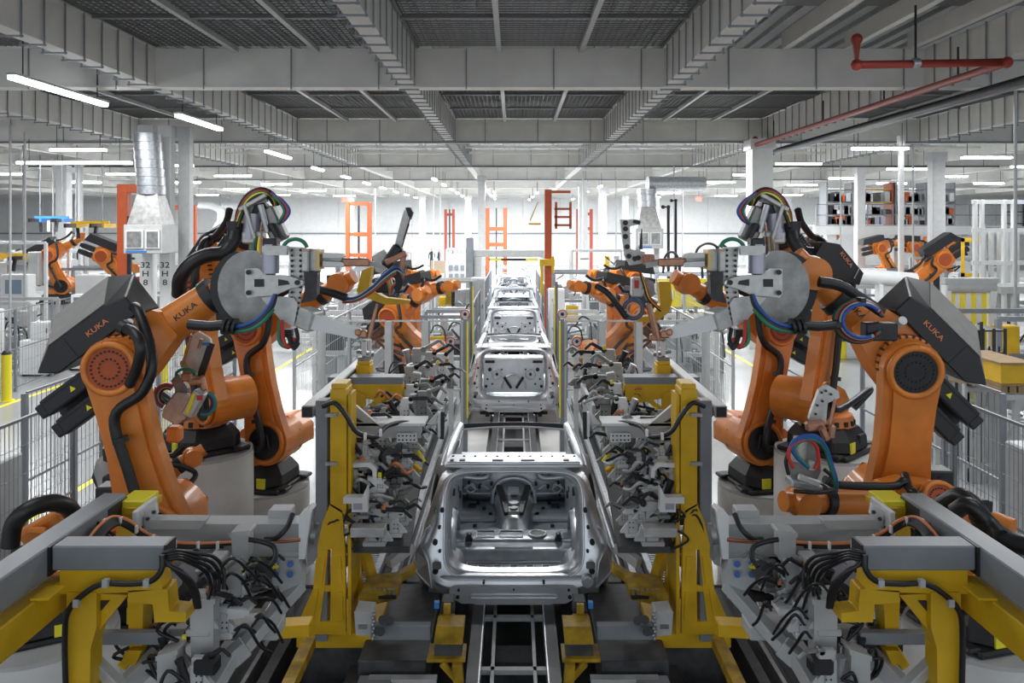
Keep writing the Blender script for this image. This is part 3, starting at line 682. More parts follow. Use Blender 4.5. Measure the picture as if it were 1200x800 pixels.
# ================================================================ welding guns
def flat(mb, p, pts, d, th):
    """plate outline given at depth d, th metres thick away from the near end"""
    return mb.prism([p(x, y, d) for x, y in pts], V((0, th, 0)))
def cables(parent, p, paths, r=.014):
    """paths: list of (material, [(x, y, d), ...])"""
    for m_, pts in paths:
        ob('cable', MB().tube([p(*q) for q in pts], r, 7), m_, parent)
def arc(cx, cy, rx, ry, a0, a1, d, n=7): return [(cx+rx*math.cos(math.radians(a0+(a1-a0)*i/(n-1))), cy-ry*math.sin(math.radians(a0+(a1-a0)*i/(n-1))), d) for i in range(n)]
for side in (-1, 1):
    p = LP(side); nm = SD[side]
    # ---- gun A
    t = thing('welding_gun', p(300, 335, 6.5), 'large spot welding gun with twin round grey plates held by the big front %s robot' % nm, 'welding gun', None)
    disc = [(300, 294)]+[(293-38*math.cos(math.radians(a)), 336-43*math.sin(math.radians(a))) for a in range(80, -85, -12)]+[(300, 384), (318, 360), (322, 320)]
    ob('rear_plate', flat(MB(), p, [(x-9, y+1) for x, y in disc], 6.72, .05), black, t, bevel=.01)
    ob('front_plate', flat(MB(), p, disc, 6.5, .04), cast, t, bevel=.008, seg=2)
    ob('bracket', flat(MB(), p, [(287, 315), (302, 314), (312, 322), (338, 323), (352, 328), (353, 335), (340, 338), (322, 346), (303, 347), (290, 349), (287, 344)], 6.35, .06), plate, t, bevel=.012, seg=2)
    for q in ([(298, 327), (309, 327), (309, 336), (298, 336)], [(326, 327), (337, 329), (339, 333), (326, 335)]): ob('bracket_window', flat(MB(), p, q, 6.34, .02), black, t)
    m = MB()
    for x, y in ((291, 319), (291, 343), (348, 331)): m.cyl(p(x, y, 6.36), p(x, y, 6.31), .02, n=10)
    ob('bracket_bolt', m, darkm, t, kind='stuff')
    ob('servo_motor', MB().cyl(p(317, 286, 6.4), p(317, 320, 6.4), .068, n=20), lilac, t, bevel=.008)
    ob('motor_cap', MB().box(p(318, 284, 6.4), .11, .12, .07), black, t, bevel=.01)
    ob('upper_link', flat(MB(), p, [(307, 288), (336, 288), (336, 299), (312, 299), (307, 295)], 6.3, .05), plate, t, bevel=.01)
    ob('mast_plate', flat(MB(), p, [(338, 289), (357, 290), (358, 322), (352, 345), (349, 380), (336, 377), (338, 345), (341, 330)], 6.42, .03), plate, t, bevel=.006)
    m = MB()
    for i in range(14):
        for x in (342, 352): m.cyl(p(x-(i > 8)*(i-8)*.9, 293+i*6.2, 6.43), p(x-(i > 8)*(i-8)*.9, 293+i*6.2, 6.39), .011, n=8)
    ob('plate_hole', m, black, t, kind='stuff')
    ob('transformer', MB().box(p(365, 305, 6.4), .12, .14, .18), plate, t, bevel=.012, seg=2)
    ob('transformer_fin', MB().box(p(362, 305, 6.3), .012, .06, .18), cast, t)
    ob('brass_plate', MB().box(p(375, 304, 6.4), .03, .16, .155), brass, t)
    for y in (299, 309): ob('fork_arm', flat(MB(), p, [(378, y-3), (400, y-2), (403, y), (403, y+3), (378, y+3)], 6.35, .07), plate, t, bevel=.006)
    ob('fork_web', flat(MB(), p, [(378, 297), (402, 298), (402, 313), (378, 313)], 6.44, .03), plate, t)
    ob('copper_shank', MB().bar(p(400, 307, 6.42), p(432, 307.5, 6.5), .08, .065), copper, t, bevel=.01)
    ob('electrode_arm', MB().bar(p(430, 308, 6.5), p(447, 311, 6.5), .035, .04), cast, t)
    ob('label_plate', MB().box(p(360, 293, 6.31), .07, .01, .022), copper, t)
    ob('cover', flat(MB(), p, [(356, 318), (372, 319), (371, 345), (365, 353), (353, 355), (357, 340)], 6.25, .1), darkm, t, bevel=.015, seg=2)
    lowp = [(306, 349), (318, 347), (344, 349), (349, 356), (344, 383), (328, 374)]
    ob('lower_plate', flat(MB(), p, lowp, 6.38, .04), plate, t, bevel=.008)
    ob('cast_block', MB().bar(p(354, 370, 6.4), p(371, 377, 6.35), .15, .16), plate, t, bevel=.012)
    ob('lower_arm', flat(MB(), p, [(366, 367), (420, 386), (424, 391), (417, 397), (364, 386)], 6.3, .09), white, t, bevel=.012)
    ob('lower_tip_holder', MB().box(p(425, 391, 6.3), .07, .06, .06).box(p(420, 389, 6.28), .05, .05, .05), copper, t, bevel=.01)
    ob('lower_electrode', MB().cyl(p(432, 396, 6.3), p(442, 356, 6.35), .02, .011, 10), copper, t)
    ob('tip_block', MB().box(p(337, 390, 6.4), .08, .06, .06), black, t)
    cables(t, p, [(greenc, arc(346, 292, 14, 12, 170, 10, 6.35)), (greenc, [(328, 375, 6.3), (327, 398, 6.25), (335, 406, 6.25), (343, 400, 6.3)]), (redc, [(330, 375, 6.3), (332, 398, 6.25), (338, 407, 6.25), (345, 396, 6.3)]),
                  (rubber, [(337, 392, 6.3), (343, 405, 6.25), (349, 398, 6.3), (347, 385, 6.35)]), (rubber, [(340, 392, 6.3), (344, 408, 6.25), (350, 402, 6.3)]),
                  (bluec, [(275, 383, 6.2), (290, 380, 6.15), (304, 372, 6.15), (316, 358, 6.2), (322, 345, 6.25)]), (rubber, [(275, 386, 6.2), (292, 384, 6.13), (306, 375, 6.13), (319, 360, 6.2), (324, 345, 6.25)]), (greenc, [(276, 388, 6.2), (293, 386, 6.12), (308, 377, 6.12), (320, 362, 6.2)])], .016)
    ob('hose_coupling', MB().tube([p(222, 380, 6.3), p(245, 382, 6.25), p(262, 381, 6.22), p(277, 385, 6.2)], .04, 12), rubber, t)
    m = MB()
    for x in (262, 268, 274): m.cyl(p(x, 382, 6.21), p(x+3, 382.6, 6.21), .065, n=14)
    ob('coupling_ring', m, black, t, kind='stuff')
    # ---- gun B cluster above
    d = 8.0
    t = thing('welding_gun', p(305, 262, d), 'dark welding gun head crowned with coloured cables, raised above the %s robots' % nm, 'welding gun')
    ob('frame_plate', flat(MB(), p, [(281, 240), (301, 228), (311, 230), (313, 236), (298, 240), (290, 262), (284, 258)], d-.25, .05), cast, t, bevel=.01)
    ob('frame_bar', MB().bar(p(280, 246, d-.3), p(312, 228, d-.3), .035, .04).bar(p(286, 240, d-.32), p(300, 284, d-.3), .035, .035), plate, t, bevel=.008)
    ob('head_motor', MB().bar(p(296, 262, d-.15), p(306, 236, d-.15), .16, .16), black, t, bevel=.02)
    ob('servo_can', MB().cyl(p(294, 280, d-.2), p(297, 250, d-.2), .085, n=18), lilac, t, bevel=.01)
    ob('cylinder_rod', MB().cyl(p(305, 240, d-.3), p(314, 272, d-.3), .03, n=10), steel, t)
    ob('carrier', MB().bar(p(312, 244, d-.2), p(330, 282, d-.2), .15, .16), cast, t, bevel=.02)
    ob('flange_block', MB().box(p(298, 278, d-.2), .2, .15, .12), plate, t, bevel=.015)
    ob('pivot_block', MB().bar(p(318, 262, d-.32), p(328, 281, d-.32), .09, .05), darkm, t, bevel=.01)
    ob('mount_plate', MB().box(p(301, 288, d-.1), .14, .1, .1).bar(p(300, 286, d-.1), p(293, 262, 8.3), .1, .1), cast, t, bevel=.01)
    pa = []
    for i, m_ in enumerate((rubber, redc, greenc, sticker, rubber, rubber)): pa.append((m_, [(276+i*.6, 267, d-.2-.02*i), (279+i, 246+i, d-.25), (290+i*.7, 228+i*1.6, d-.28), (306, 221+i*1.6, d-.28), (320-i, 227+i, d-.2), (326-i, 240, d-.1)]))
    for i, m_ in enumerate((bluec, redc, rubber, greenc)): pa.append((m_, [(318, 226+i, d-.25), (332-i*1.5, 236, d-.3), (339-i*1.8, 247, d-.3), (334-i*1.5, 257, d-.3), (326, 262, d-.28)]))
    for i in range(5): pa.append((R.choice([copper, rubber, greenc, sticker]), [(300+i*2, 278, d-.3), (297+i*3, 292+i, d-.35), (303+i*2, 302, d-.35), (306+i, 310, d-.3)]))
    cables(t, p, pa, .017)
    ob('hose', MB().tube([p(276, 265, d-.2), p(273, 282, d-.25), p(262, 296, d-.3), p(243, 299, d-.35), p(225, 308, d-.4), p(212, 325, d-.4), p(210, 345, d-.3)], .07, 12), rubber, t)
    ob('hose_boot', MB().cyl(p(277, 262, d-.2), p(275, 272, d-.22), .095, .07, 16), black, t)
    m = MB()
    for k in range(9): m.cyl(p(272-k*1.5, 280+k*2.2, d-.25), p(271-k*1.5, 281.2+k*2.2, d-.25), .082, n=12)
    ob('hose_rib', m, black, t, kind='stuff')
    # ---- gun C
    d = 9.2
    t = thing('welding_gun', p(440, 330, d), 'spot welding gun on a yellow bracket held by the third %s robot' % nm, 'welding gun')
    if side < 0:
        ob('yellow_bracket', flat(MB(), p, [(424, 317), (436, 312), (432, 338), (452, 349), (480, 352), (478, 356), (452, 357), (420, 346), (418, 340)], d, .16), yellow, t, bevel=.01)
        ob('long_arm', flat(MB(), p, [(461, 292), (473, 247), (479, 243), (481, 250), (470, 292)], d, .08), plate, t, bevel=.01)
        ob('arm_edge', MB().bar(p(470.5, 292, d-.02), p(481, 254, d-.02), .02, .012), black, t)
        ob('arm_tip', flat(MB(), p, [(475, 243), (481, 243), (484, 249), (481, 257), (478, 252)], d-.01, .09), darkm, t)
        ob('electrode', MB().cyl(p(473, 281, d), p(479, 262, d), .012, n=8), copper, t)
        ob('gun_block', MB().bar(p(452, 312, d-.1), p(468, 288, d-.1), .14, .12), darkm, t, bevel=.02)
        ob('copper_yoke', MB().bar(p(452, 308, d-.15), p(476, 296, d-.15), .08, .07).bar(p(474, 296, d-.15), p(470, 316, d-.15), .06, .06), copper, t, bevel=.01)
        ob('side_plate', flat(MB(), p, [(436, 300), (450, 292), (456, 300), (452, 322), (440, 318)], d-.05, .05), plate, t, bevel=.01)
        ob('transformer', MB().box(p(452, 334, d-.05), .22, .2, .16), black, t, bevel=.02)
        ob('cylinder_can', MB().cyl(p(455, 325, d-.2), p(460, 345, d-.2), .035, n=12), brass, t)
        cables(t, p, [(m_, [(402, 350+i, d-.4), (418, 348+i, d-.45), (436, 336+i*1.5, d-.45), (450, 322+i*2, d-.42), (464, 313+i*2, d-.35), (472, 322+i, d-.3), (468-i*2, 336, d-.3), (460, 346, d-.3)]) for i, m_ in enumerate((bluec, rubber, lgrey, greenc, redc))], .016)
        cables(t, p, [(rubber, arc(458, 330, 13-i*2, 14-i*2, 150, -60, d-.35)) for i in range(4)], .014)
        ob('hose', MB().tube([p(372, 339, d-.4), p(388, 343, d-.42), p(406, 349, d-.42)], .045, 12), rubber, t)
    else:
        ob('yellow_bracket', flat(MB(), p, [(418, 330), (432, 330), (430, 356), (440, 370), (458, 372), (458, 377), (436, 378), (420, 366), (416, 352)], d, .16), yellow, t, bevel=.01)
        c_plate = [(479, 256), (458, 258), (455, 262), (458, 264), (467, 265), (470, 290), (466, 312), (448, 306), (444, 296), (452, 294), (456, 300)]
        ob('c_frame', flat(MB(), p, [(477, 257), (456, 257), (452, 260), (454, 263), (466, 265), (465, 292), (448, 295), (448, 308), (466, 311), (468, 306), (472, 300)], d, .07), plate, t, bevel=.01)
        m = MB()
        for x, y in ((471, 261), (471, 268), (471, 277), (469, 289), (467, 300), (460, 303), (456, 302)): m.cyl(p(x, y, d-.02), p(x, y, d+.03), .03, n=10)
        ob('frame_hole', m, black, t, kind='stuff')
        ob('upper_electrode', MB().bar(p(462, 259, d), p(454, 261, d), .04, .04), darkm, t)
        ob('copper_yoke', MB().box(p(444, 304, d-.15), .12, .1, .12).bar(p(443, 308, d-.15), p(403, 304, d-.4), .07, .06), copper, t, bevel=.01)
        ob('transformer', MB().box(p(458, 336, d-.1), .12, .16, .22), plate, t, bevel=.015)
        ob('red_label', MB().box(p(458, 333, d-.19), .05, .01, .09), redc, t)
        ob('side_plate', flat(MB(), p, [(448, 325), (438, 330), (436, 345), (446, 352), (450, 345)], d-.05, .05), cast, t, bevel=.01)
        ob('tip', MB().cyl(p(453, 292, d-.1), p(452, 268, d-.1), .02, .005, 8), darkm, t)
        ob('lower_arm_end', MB().bar(p(445, 355, d-.2), p(436, 392, d-.2), .05, .05).box(p(434, 395, d-.2), .16, .08, .07), copper, t, bevel=.01)
        cables(t, p, [(m_, arc(462, 362, 12-i, 12-i, 0, 350, d-.25, 14)) for i, m_ in enumerate((bluec, greenc, redc, rubber, lgrey))], .015)
        cables(t, p, [(m_, [(454, 318, d-.2), (448+i, 332, d-.22), (442+i, 350, d-.22), (430, 362+i, d-.15)]) for i, m_ in enumerate((redc, sticker, rubber))], .014)
        ob('hose', MB().tube([p(470, 372, d-.3), p(490, 345, d-.3), p(505, 335, d-.2)], .035, 10), rubber, t)
# ---- gun F left and right
p = LP(-1); d = 7.2
t = thing('welding_gun', p(225, 480, d), 'welding gun with a grey plate and hanging coloured cables between the left robots', 'welding gun')
ob('top_plate', flat(MB(), p, [(222, 395), (232, 388), (246, 397), (247, 402), (234, 440), (222, 436), (216, 424)], d, .04), plate, t, bevel=.008)
ob('plate_edge', MB().bar(p(248, 402, d), p(235, 441, d), .02, .06), black, t)
ob('blue_mark', MB().box(p(241, 403, d-.01), .06, .01, .025), blue, t)
ob('body_plate', flat(MB(), p, [(200, 446), (208, 437), (220, 455), (219, 470), (222, 492), (206, 498), (190, 486), (192, 478), (206, 458)], d-.1, .05), cast, t, bevel=.01)
ob('main_plate', flat(MB(), p, [(192, 478), (207, 460), (221, 462), (217, 490), (206, 498), (190, 489)], d-.16, .04), plate, t, bevel=.01)
ob('transformer', MB().bar(p(221, 486, d-.15), p(236, 458, d-.15), .12, .1), plate, t, bevel=.01)
ob('yellow_label', MB().bar(p(219, 484, d-.22), p(227, 462, d-.22), .01, .03), sticker, t)
ob('red_label', MB().box(p(234, 466, d-.23), .05, .01, .04), redc, t)
for a, b in (((224, 392), (215, 424)), ((236, 397), (233, 408))): ob('electrode', MB().cyl(p(*a, d-.1), p(*b, d-.1), .014, n=8), copper, t)
ob('copper_yoke', MB().box(p(221, 441, d-.2), .1, .1, .08).box(p(230, 446, d-.2), .12, .1, .06).bar(p(236, 440, d-.2), p(240, 458, d-.2), .05, .05), copper, t, bevel=.015)
ob('electrode_arm', MB().bar(p(214, 424, d-.1), p(220, 440, d-.2), .04, .04), brass, t)
ob('tool_mount', MB().box(p(205, 508, d), .12, .12, .14), orange, t, bevel=.02)
cables(t, p, [(m_, arc(196, 464, 15-i*1.6, 14-i*1.2, 60, 250, d-.1)) for i, m_ in enumerate((redc, bluec, greenc, orangec, rubber))]+[(m_, arc(240, 472, 13-i*1.5, 14-i*1.5, 70, -110, d-.2)) for i, m_ in enumerate((greenc, bluec, rubber, rubber))]+[(greenc, arc(218, 440, 12, 8, 180, 0, d-.2))], .013)
p = lambda x, y, d: P(x, y, d); d = 5.9
t = thing('welding_gun', p(945, 520, d), 'welding gun with blue, red and green cable loops on the round wrist at the right', 'welding gun')
ob('tall_plate', flat(MB(), p, [(960, 457), (970, 451), (983, 458), (984, 466), (970, 472), (968, 496), (958, 500), (948, 492), (950, 484)], d+.1, .04), plate, t, bevel=.01)
m = MB()
for x, y in ((963, 460), (968, 458), (974, 462), (958, 475), (956, 485), (964, 470)): m.cyl(p(x, y, d+.08), p(x, y, d+.13), .01, n=6)
ob('plate_hole', m, black, t, kind='stuff')
ob('electrode', MB().cyl(p(979, 468, d), p(972, 500, d), .014, n=8), copper, t)
ob('copper_yoke', MB().bar(p(944, 500, d), p(966, 497, d), .06, .07).bar(p(962, 500, d-.05), p(970, 516, d-.05), .05, .05).bar(p(976, 498, d-.05), p(974, 514, d-.05), .03, .05), copper, t, bevel=.012)
ob('body_plate', flat(MB(), p, [(930, 524), (948, 515), (960, 524), (962, 552), (956, 566), (928, 562), (926, 545)], d, .05), cast, t, bevel=.012)
ob('flange_plate', MB().bar(p(924, 563, d), p(960, 570, d), .16, .05), steel, t, bevel=.01)
ob('rail', MB().bar(p(936, 558, d-.1), p(960, 567, d-.1), .04, .045), plate, t, bevel=.006)
ob('connector', MB().box(p(951, 545, d-.1), .045, .03, .07), plate, t, bevel=.005)
ob('servo_can', MB().cyl(p(938, 512, d), p(935, 540, d), .05, n=16), plate, t)
cables(t, p, [(m_, [(948, 548, d-.15), (934+i, 536, d-.15), (927+i*2, 522+i, d-.15), (938+i, 512+i*2, d-.15), (956-i, 511+i*2, d-.15), (968-i, 524, d-.12), (974-i, 542, d-.1), (980-i, 562, d-.1), (980, 575, d-.05)]) for i, m_ in enumerate((bluec, bluec, greenc))]+
       [(redc, [(930, 548, d-.15), (924, 535, d-.15), (928, 522, d-.15), (944, 515, d-.15), (956, 522, d-.14), (959, 540, d-.13), (955, 550, d-.13)]), (rubber, [(924, 556, d-.1), (921, 540, d-.1), (926, 526, d-.1)]), (rubber, [(966, 550, d-.1), (974, 558, d-.1), (968, 566, d-.1)]),
        (rubber, [(930, 575, d-.1), (960, 577, d-.15), (978, 574, d-.1)])], .014)
# coiled cables on the front right arm
t = thing('cable_coil', P(1003, 372, 6.4), 'coil of red, green and black hoses hung on the front right robot forearm', 'cable')
cables(t, p, [(m_, arc(1006+i, 376, 29-i*1.2, 25-i*1.1, 10+i*6, 340-i*9, 6.35-.02*i, 14)) for i, m_ in enumerate((rubber, greenc, redc, rubber, lgrey, bluec))], .015)
ob('coil_tie', MB().box(p(1009, 353, 6.3), .04, .1, .06).box(p(982, 380, 6.3), .06, .1, .04), black, t)
ob('valve_block', MB().box(p(1030, 388, 6.4), .25, .12, .14), darkm, t, bevel=.01)
t = thing('energy_box', P(990, 312, 8.2), 'black supply box marked KUKA tilted above the front right forearm', 'box')
q = [(966, 283), (984, 286), (1012, 320), (1007, 334), (968, 322), (955, 300)]
ob('housing', MB().prism([P(x, y, 7.5) for x, y in q], V((0, .45, 0))), black, t, bevel=.015)
X = (P(1004, 322, 7.5)-P(984, 296, 7.5)).normalized(); ob('seam', MB().bar(P(1001, 326, 7.49), P(1007, 314, 7.49), .01, .008), lgrey, t)
text('lettering', 'KUKA', orangec, t, P(992, 304, 7.49), X, V((0, 1, 0)).cross(X)*-1, .05)
# ================================================================ tooling fixtures either side of the line
def clamp(parent, c, s, side, seed, tone=None):
    """one pneumatic clamp on its riser: a part with its own sub-parts; side = direction of the line"""
    r = random.Random(seed); c = V(c); e = -side       # e: towards the line
    tone = tone or (lgrey, white, cast, lgrey)[seed % 4]
    m = MB(); hgt = s*r.uniform(.9, 1.3)
    m.box(c+V((0, 0, hgt*.35)), s*.34, s*.3, hgt*.7); m.box(c+V((e*s*.1, -s*.04, hgt*.78)), s*.46, s*.22, hgt*.2)
    m.box(c+V((0, 0, .02)), s*.6, s*.5, .04)
    m.prism([c+V((e*s*.2, -s*.17, .04)), c+V((e*s*.5, -s*.17, .04)), c+V((e*s*.2, -s*.17, hgt*.5))], V((0, .03, 0)))
    b = ob('clamp_unit', m, tone, parent, bevel=.008)
    m = MB(); a0 = c+V((e*s*.25, -s*.05, hgt*.85)); a1 = a0+V((e*s*r.uniform(.3, .6), r.uniform(-.1, .1)*s, s*r.uniform(-.1, .35))); a2 = a1+V((e*s*.22, 0, -s*.2))
    m.bar(a0, a1, s*.1, s*.12); m.bar(a1, a2, s*.09, s*.09); m.cyl(a0-V((0, s*.1, 0)), a0+V((0, s*.1, 0)), s*.09, n=12)
    ob('clamp_jaw', m, (darkm, black, cast)[seed % 3], b, bevel=.006)
    cy = c+V((-e*s*.22, -s*.1, hgt*.25)); dr = V((-e*r.uniform(0, .6), -.1, 1)).normalized()
    m = MB().cyl(cy, cy+dr*(s*.6), s*.1, n=14).cyl(cy+dr*(s*.6), cy+dr*(s*.68), s*.12, n=14); ob('air_cylinder', m, (steel, darkm, black)[(seed+1) % 3], b, bevel=.004)
    for k in range(2):
        q0 = cy+dr*(s*.1)+V((0, -s*.1, 0)); ob('air_hose', MB().tube([q0, q0+V((-e*s*r.uniform(.2, .5), -s*.1, s*r.uniform(-.1, .4))), q0+V((-e*s*r.uniform(.3, .8), s*r.uniform(-.2, .2), -s*r.uniform(0, .4))), q0+V((-e*s*.2, 0, -s*.5))], .011*max(1, s), 5, 4), rubber, b)
    m = MB()
    for i in range(4): m.cyl(c+V((e*s*(.02+.12*(i % 2)), -s*.165, hgt*(.3+.15*(i//2)))), c+V((e*s*(.02+.12*(i % 2)), -s*.15, hgt*(.3+.15*(i//2)))), s*.025, n=6)
    ob('clamp_bolt', m, black, b, kind='stuff')
    if seed % 3 == 0: ob('sensor', MB().box(a0+V((0, -s*.12, s*.1)), s*.1, s*.06, s*.14), (sticker, orangec, black)[seed % 3 if seed % 2 else 1], b)
    return b
for side in (-1, 1):
    p = LP(side); nm = SD[side]; e = -side
    # ============ mid framing fixture: the yellow A shaped stand
    d = 7.2
    t = thing('framing_stand', p(385, 745, d), 'yellow tapered stand with slotted foot and grey side post, %s of the nearest body' % nm, 'fixture stand')
    f = lambda m_, pts, th=.05, dd=d: m_.prism([p(x, y, dd) for x, y in pts], V((0, th, 0)))
    m = MB()
    f(m, [(387, 590), (401, 598), (402, 614), (404, 644), (371, 644), (378, 612)], .06, d)
    f(m, [(371, 644.2), (384, 644.2), (380, 690), (375, 728), (350, 728), (367, 690)], .06, d); f(m, [(388, 644.2), (404, 644.2), (405, 728), (387, 728)], .06, d)
    f(m, [(379, 686), (389, 686), (389, 693), (378, 693)], .03, d+.012); f(m, [(347, 742), (350, 728.2), (405, 728.2), (405, 744)], .06, d)
    ob('foot_plate', m, yellow, t, bevel=.006)
    m = MB()
    for q in ([(368, 690), (373, 690), (367, 727), (361, 727)], [(377, 652), (381, 652), (377, 684), (371, 684)], [(393, 652), (399, 652), (401, 684), (395, 684)], [(395, 694), (401, 694), (402, 727), (396, 727)]): f(m, q, .02, d-.012)
    ob('raised_pad', m, yellow, t, bevel=.004, kind='stuff')
    x0 = p(407, 700, d).x
    ob('side_web', MB().prism([V((x0, d+.02, .55)), V((x0, d+.55, .55)), V((x0, d+.3, 1.55)), V((x0, d+.25, 2.7)), V((x0, d+.02, 2.7))], V((e*.03, 0, 0))), yellow, t, bevel=.006)
    ob('mast', MB().prism([p(387, 456, d), p(406, 456, d), p(406, 604, d), p(387, 592, d)], V((0, .26, 0))), yellow, t, bevel=.008)
    ob('mast_cap', MB().box(p(396.5, 453, d)+V((0, .13, 0)), .13, .24, .05), yellow, t, bevel=.006)
    ob('side_post', MB().bb(p(369, 0, d).x, p(383, 0, d).x, d+.02, d+.16, .5, p(0, 470, d).z), grey, t, bevel=.006)
    for y in (486, 543): ob('cable_bracket', MB().box(p(388, y, d-.03), .1, .03, .03), steel, t)
    ob('base_slab', MB().bb(p(345, 0, d).x, p(440, 0, d).x, d+.06, d+.75, .42, .55), yellow, t, bevel=.008)
    ob('foot_block', MB().bb(p(350, 0, d).x, p(430, 0, d).x, d+.1, d+.7, 0.05, .42), mach, t)
    ob('mast_hose', MB().tube([p(378, 476, d-.08), p(392, 472, d-.1), p(405, 486, d-.12), p(418, 506, d-.1), p(440, 512, d), p(452, 500, d+.2), p(470, 495, d+.4), p(492, 497, d+.5)], .022, 8), rubber, t)
    m = MB()
    for q in ((400, 480), (412, 498), (428, 511), (446, 507)): m.box(p(*q, d-.1), .02, .05, .055)
    ob('cable_tie', m, white, t, kind='stuff')
    # ============ gantry behind it
    t = thing('yellow_gantry', p(430, 470, 8.9), 'yellow cantilever beam with grey cap %s of the line, behind the tapered stand' % nm, 'gantry')
    d2 = 8.9
    ob('grey_cap_beam', MB().prism([p(384, 442, d2), p(472, 442, d2), p(472, 450, d2), p(384, 450, d2)], V((0, .22, 0))), grey, t, bevel=.01)
    ob('cantilever', MB().prism([p(402, 450, d2), p(471, 450, d2), p(471, 468, d2), p(455, 472, d2), p(424, 466, d2), p(402, 466, d2)], V((0, .2, 0))), yellow, t, bevel=.01)
    ob('gusset', MB().prism([p(408, 452, d2-.02), p(428, 463, d2-.02), p(428, 482, d2-.02), p(408, 462, d2-.02)], V((0, .05, 0))), yellow, t, bevel=.005)
    ob('diagonal_strut', MB().bar(p(426, 482, d2), p(452, 462, d2), .06, .05), yellow, t)
    ob('leg_post', MB().bb(p(409, 0, d2).x, p(425, 0, d2).x, d2+.02, d2+.2, .02, p(0, 452, d2).z), yellow, t, bevel=.008)
    ob('top_block', MB().bb(p(419, 0, 9.4).x, p(436, 0, 9.4).x, 9.3, 9.5, p(0, 442, 9.4).z, p(0, 426, 9.4).z).bb(p(420, 0, 9.4).x, p(435, 0, 9.4).x, 9.32, 9.48, p(0, 426, 9.4).z, p(0, 422, 9.4).z), yellow, t, bevel=.008)
    X0 = p(361, 480, 7.4).x; zt = p(361, 474, 7.4).z
    ob('side_beam', MB().bb(X0-.05, X0+.06, 7.35, 10.6, zt-.11, zt), lgrey, t, bevel=.008)
    ob('side_beam_mouth', MB().bb(X0-.04, X0+.05, 7.345, 7.36, zt-.1, zt-.01), black, t)
    ob('cross_tube', MB().bb(X0+e*.05, p(412, 0, 7.5).x, 7.42, 7.54, zt-.12, zt-.02), lgrey, t, bevel=.008)
    ob('top_deck', MB().prism([V((X0+e*.06, 7.6, zt-.02)), V((p(402, 0, 8.9).x, 8.9, zt-.02)), V((p(402, 0, 8.9).x, 10.4, zt-.02)), V((X0+e*.06, 10.4, zt-.02))], V((0, 0, -.03))), tan, t)
    ob('rest_bracket', MB().box(p(427, 408, 9.4), .05, .05, .2).box(p(434, 408, 9.4), .02, .05, .2).box(p(430, 399, 9.4), .1, .05, .02).box(p(430, 417, 9.4), .1, .05, .02), white, t, bevel=.004)
    ob('rest_clamp', MB().box(p(427, 421, 9.4), .14, .1, .06).cyl(p(418, 412, 9.4), p(438, 416, 9.4), .02, n=8), cast, t, bevel=.005)
    # ============ tool table carrying the clamps
    t = thing('clamp_fixture', p(450, 600, 8), 'dense grey tooling frame full of clamps %s of the nearest body' % nm, 'tooling fixture')
    ob('gusset_plate', MB().prism([p(410, 472, 7.55), p(418, 476, 7.55), p(446, 500, 7.55), p(440, 504, 7.55), p(410, 498, 7.55)], V((0, .05, 0))), lgrey, t, bevel=.006)
    ob('gusset_window', MB().prism([p(414, 487, 7.54), p(426, 495, 7.54), p(414, 494, 7.54)], V((0, .01, 0))), black, t)
    ob('cross_beam', MB().prism([p(410, 498, 7.6), p(492, 498, 7.6), p(492, 513, 7.6), p(410, 513, 7.6)], V((0, .2, 0))), lgrey, t, bevel=.01)
    ob('cross_flange', MB().prism([p(408, 496, 7.55), p(498, 496, 7.55), p(498, 499, 7.55), p(408, 499, 7.55)], V((0, .3, 0))), white, t)
    ob('hole_plate', MB().prism([p(465, 508, 7.5), p(488, 508, 7.5), p(488, 518, 7.5), p(465, 518, 7.5)], V((0, .04, 0))), white, t, bevel=.005)
    m = MB()
    for i in range(5):
        for y in (510.5, 515.5): m.cyl(p(467.5+i*4.5, y, 7.5), p(467.5+i*4.5, y, 7.48), .009, n=6)
    ob('plate_hole', m, black, t, kind='stuff')
    ob('fin_plate', MB().prism([p(514, 483, 8.0), p(509, 497, 8.0), p(500, 497, 8.0), p(513, 482, 8.0)], V((0, .04, 0))).prism([p(513, 484, 7.95), p(516, 484, 7.95), p(516, 512, 7.95), p(513, 512, 7.95)], V((0, .1, 0))), white, t, bevel=.005)
    ob('fin_rail', MB().bar(p(519, 482, 8.0), p(518, 514, 8.0), .04, .04), black, t)
    ob('c_bracket', MB().prism([p(412, 543, 7.3), p(434, 542, 7.3), p(441, 549, 7.3), p(441, 560, 7.3), p(437, 560, 7.3), p(436, 551, 7.3), p(431, 547, 7.3), p(412, 548, 7.3)], V((0, .12, 0))), white, t, bevel=.006)
    ob('t_bracket', MB().prism([p(402, 583, 7.1), p(424, 583, 7.1), p(430, 570, 7.1), p(431, 600, 7.1), p(412, 600, 7.1), p(412, 590, 7.1), p(402, 590, 7.1)], V((0, .1, 0))), white, t, bevel=.006)
    ob('bracket_window', MB().prism([p(414, 590, 7.09), p(424, 590, 7.09), p(424, 597, 7.09), p(414, 597, 7.09)], V((0, .01, 0))), lilac, t)
    ob('finger', MB().prism([p(447, 606, 7.4), p(455, 599, 7.4), p(470, 598, 7.4), p(474, 602, 7.4), p(464, 602, 7.4), p(450, 607, 7.4)], V((0, .06, 0))), white, t, bevel=.005)
    ob('table_plate', MB().prism([p(405, 640, 7.3), p(480, 640, 7.3), p(500, 520, 10), p(420, 520, 10)], V((0, 0, -.06))), mach, t)
    ob('drag_plate', MB().box(p(432, 621, 7.1), .3, .14, .08), plate, t, bevel=.006)
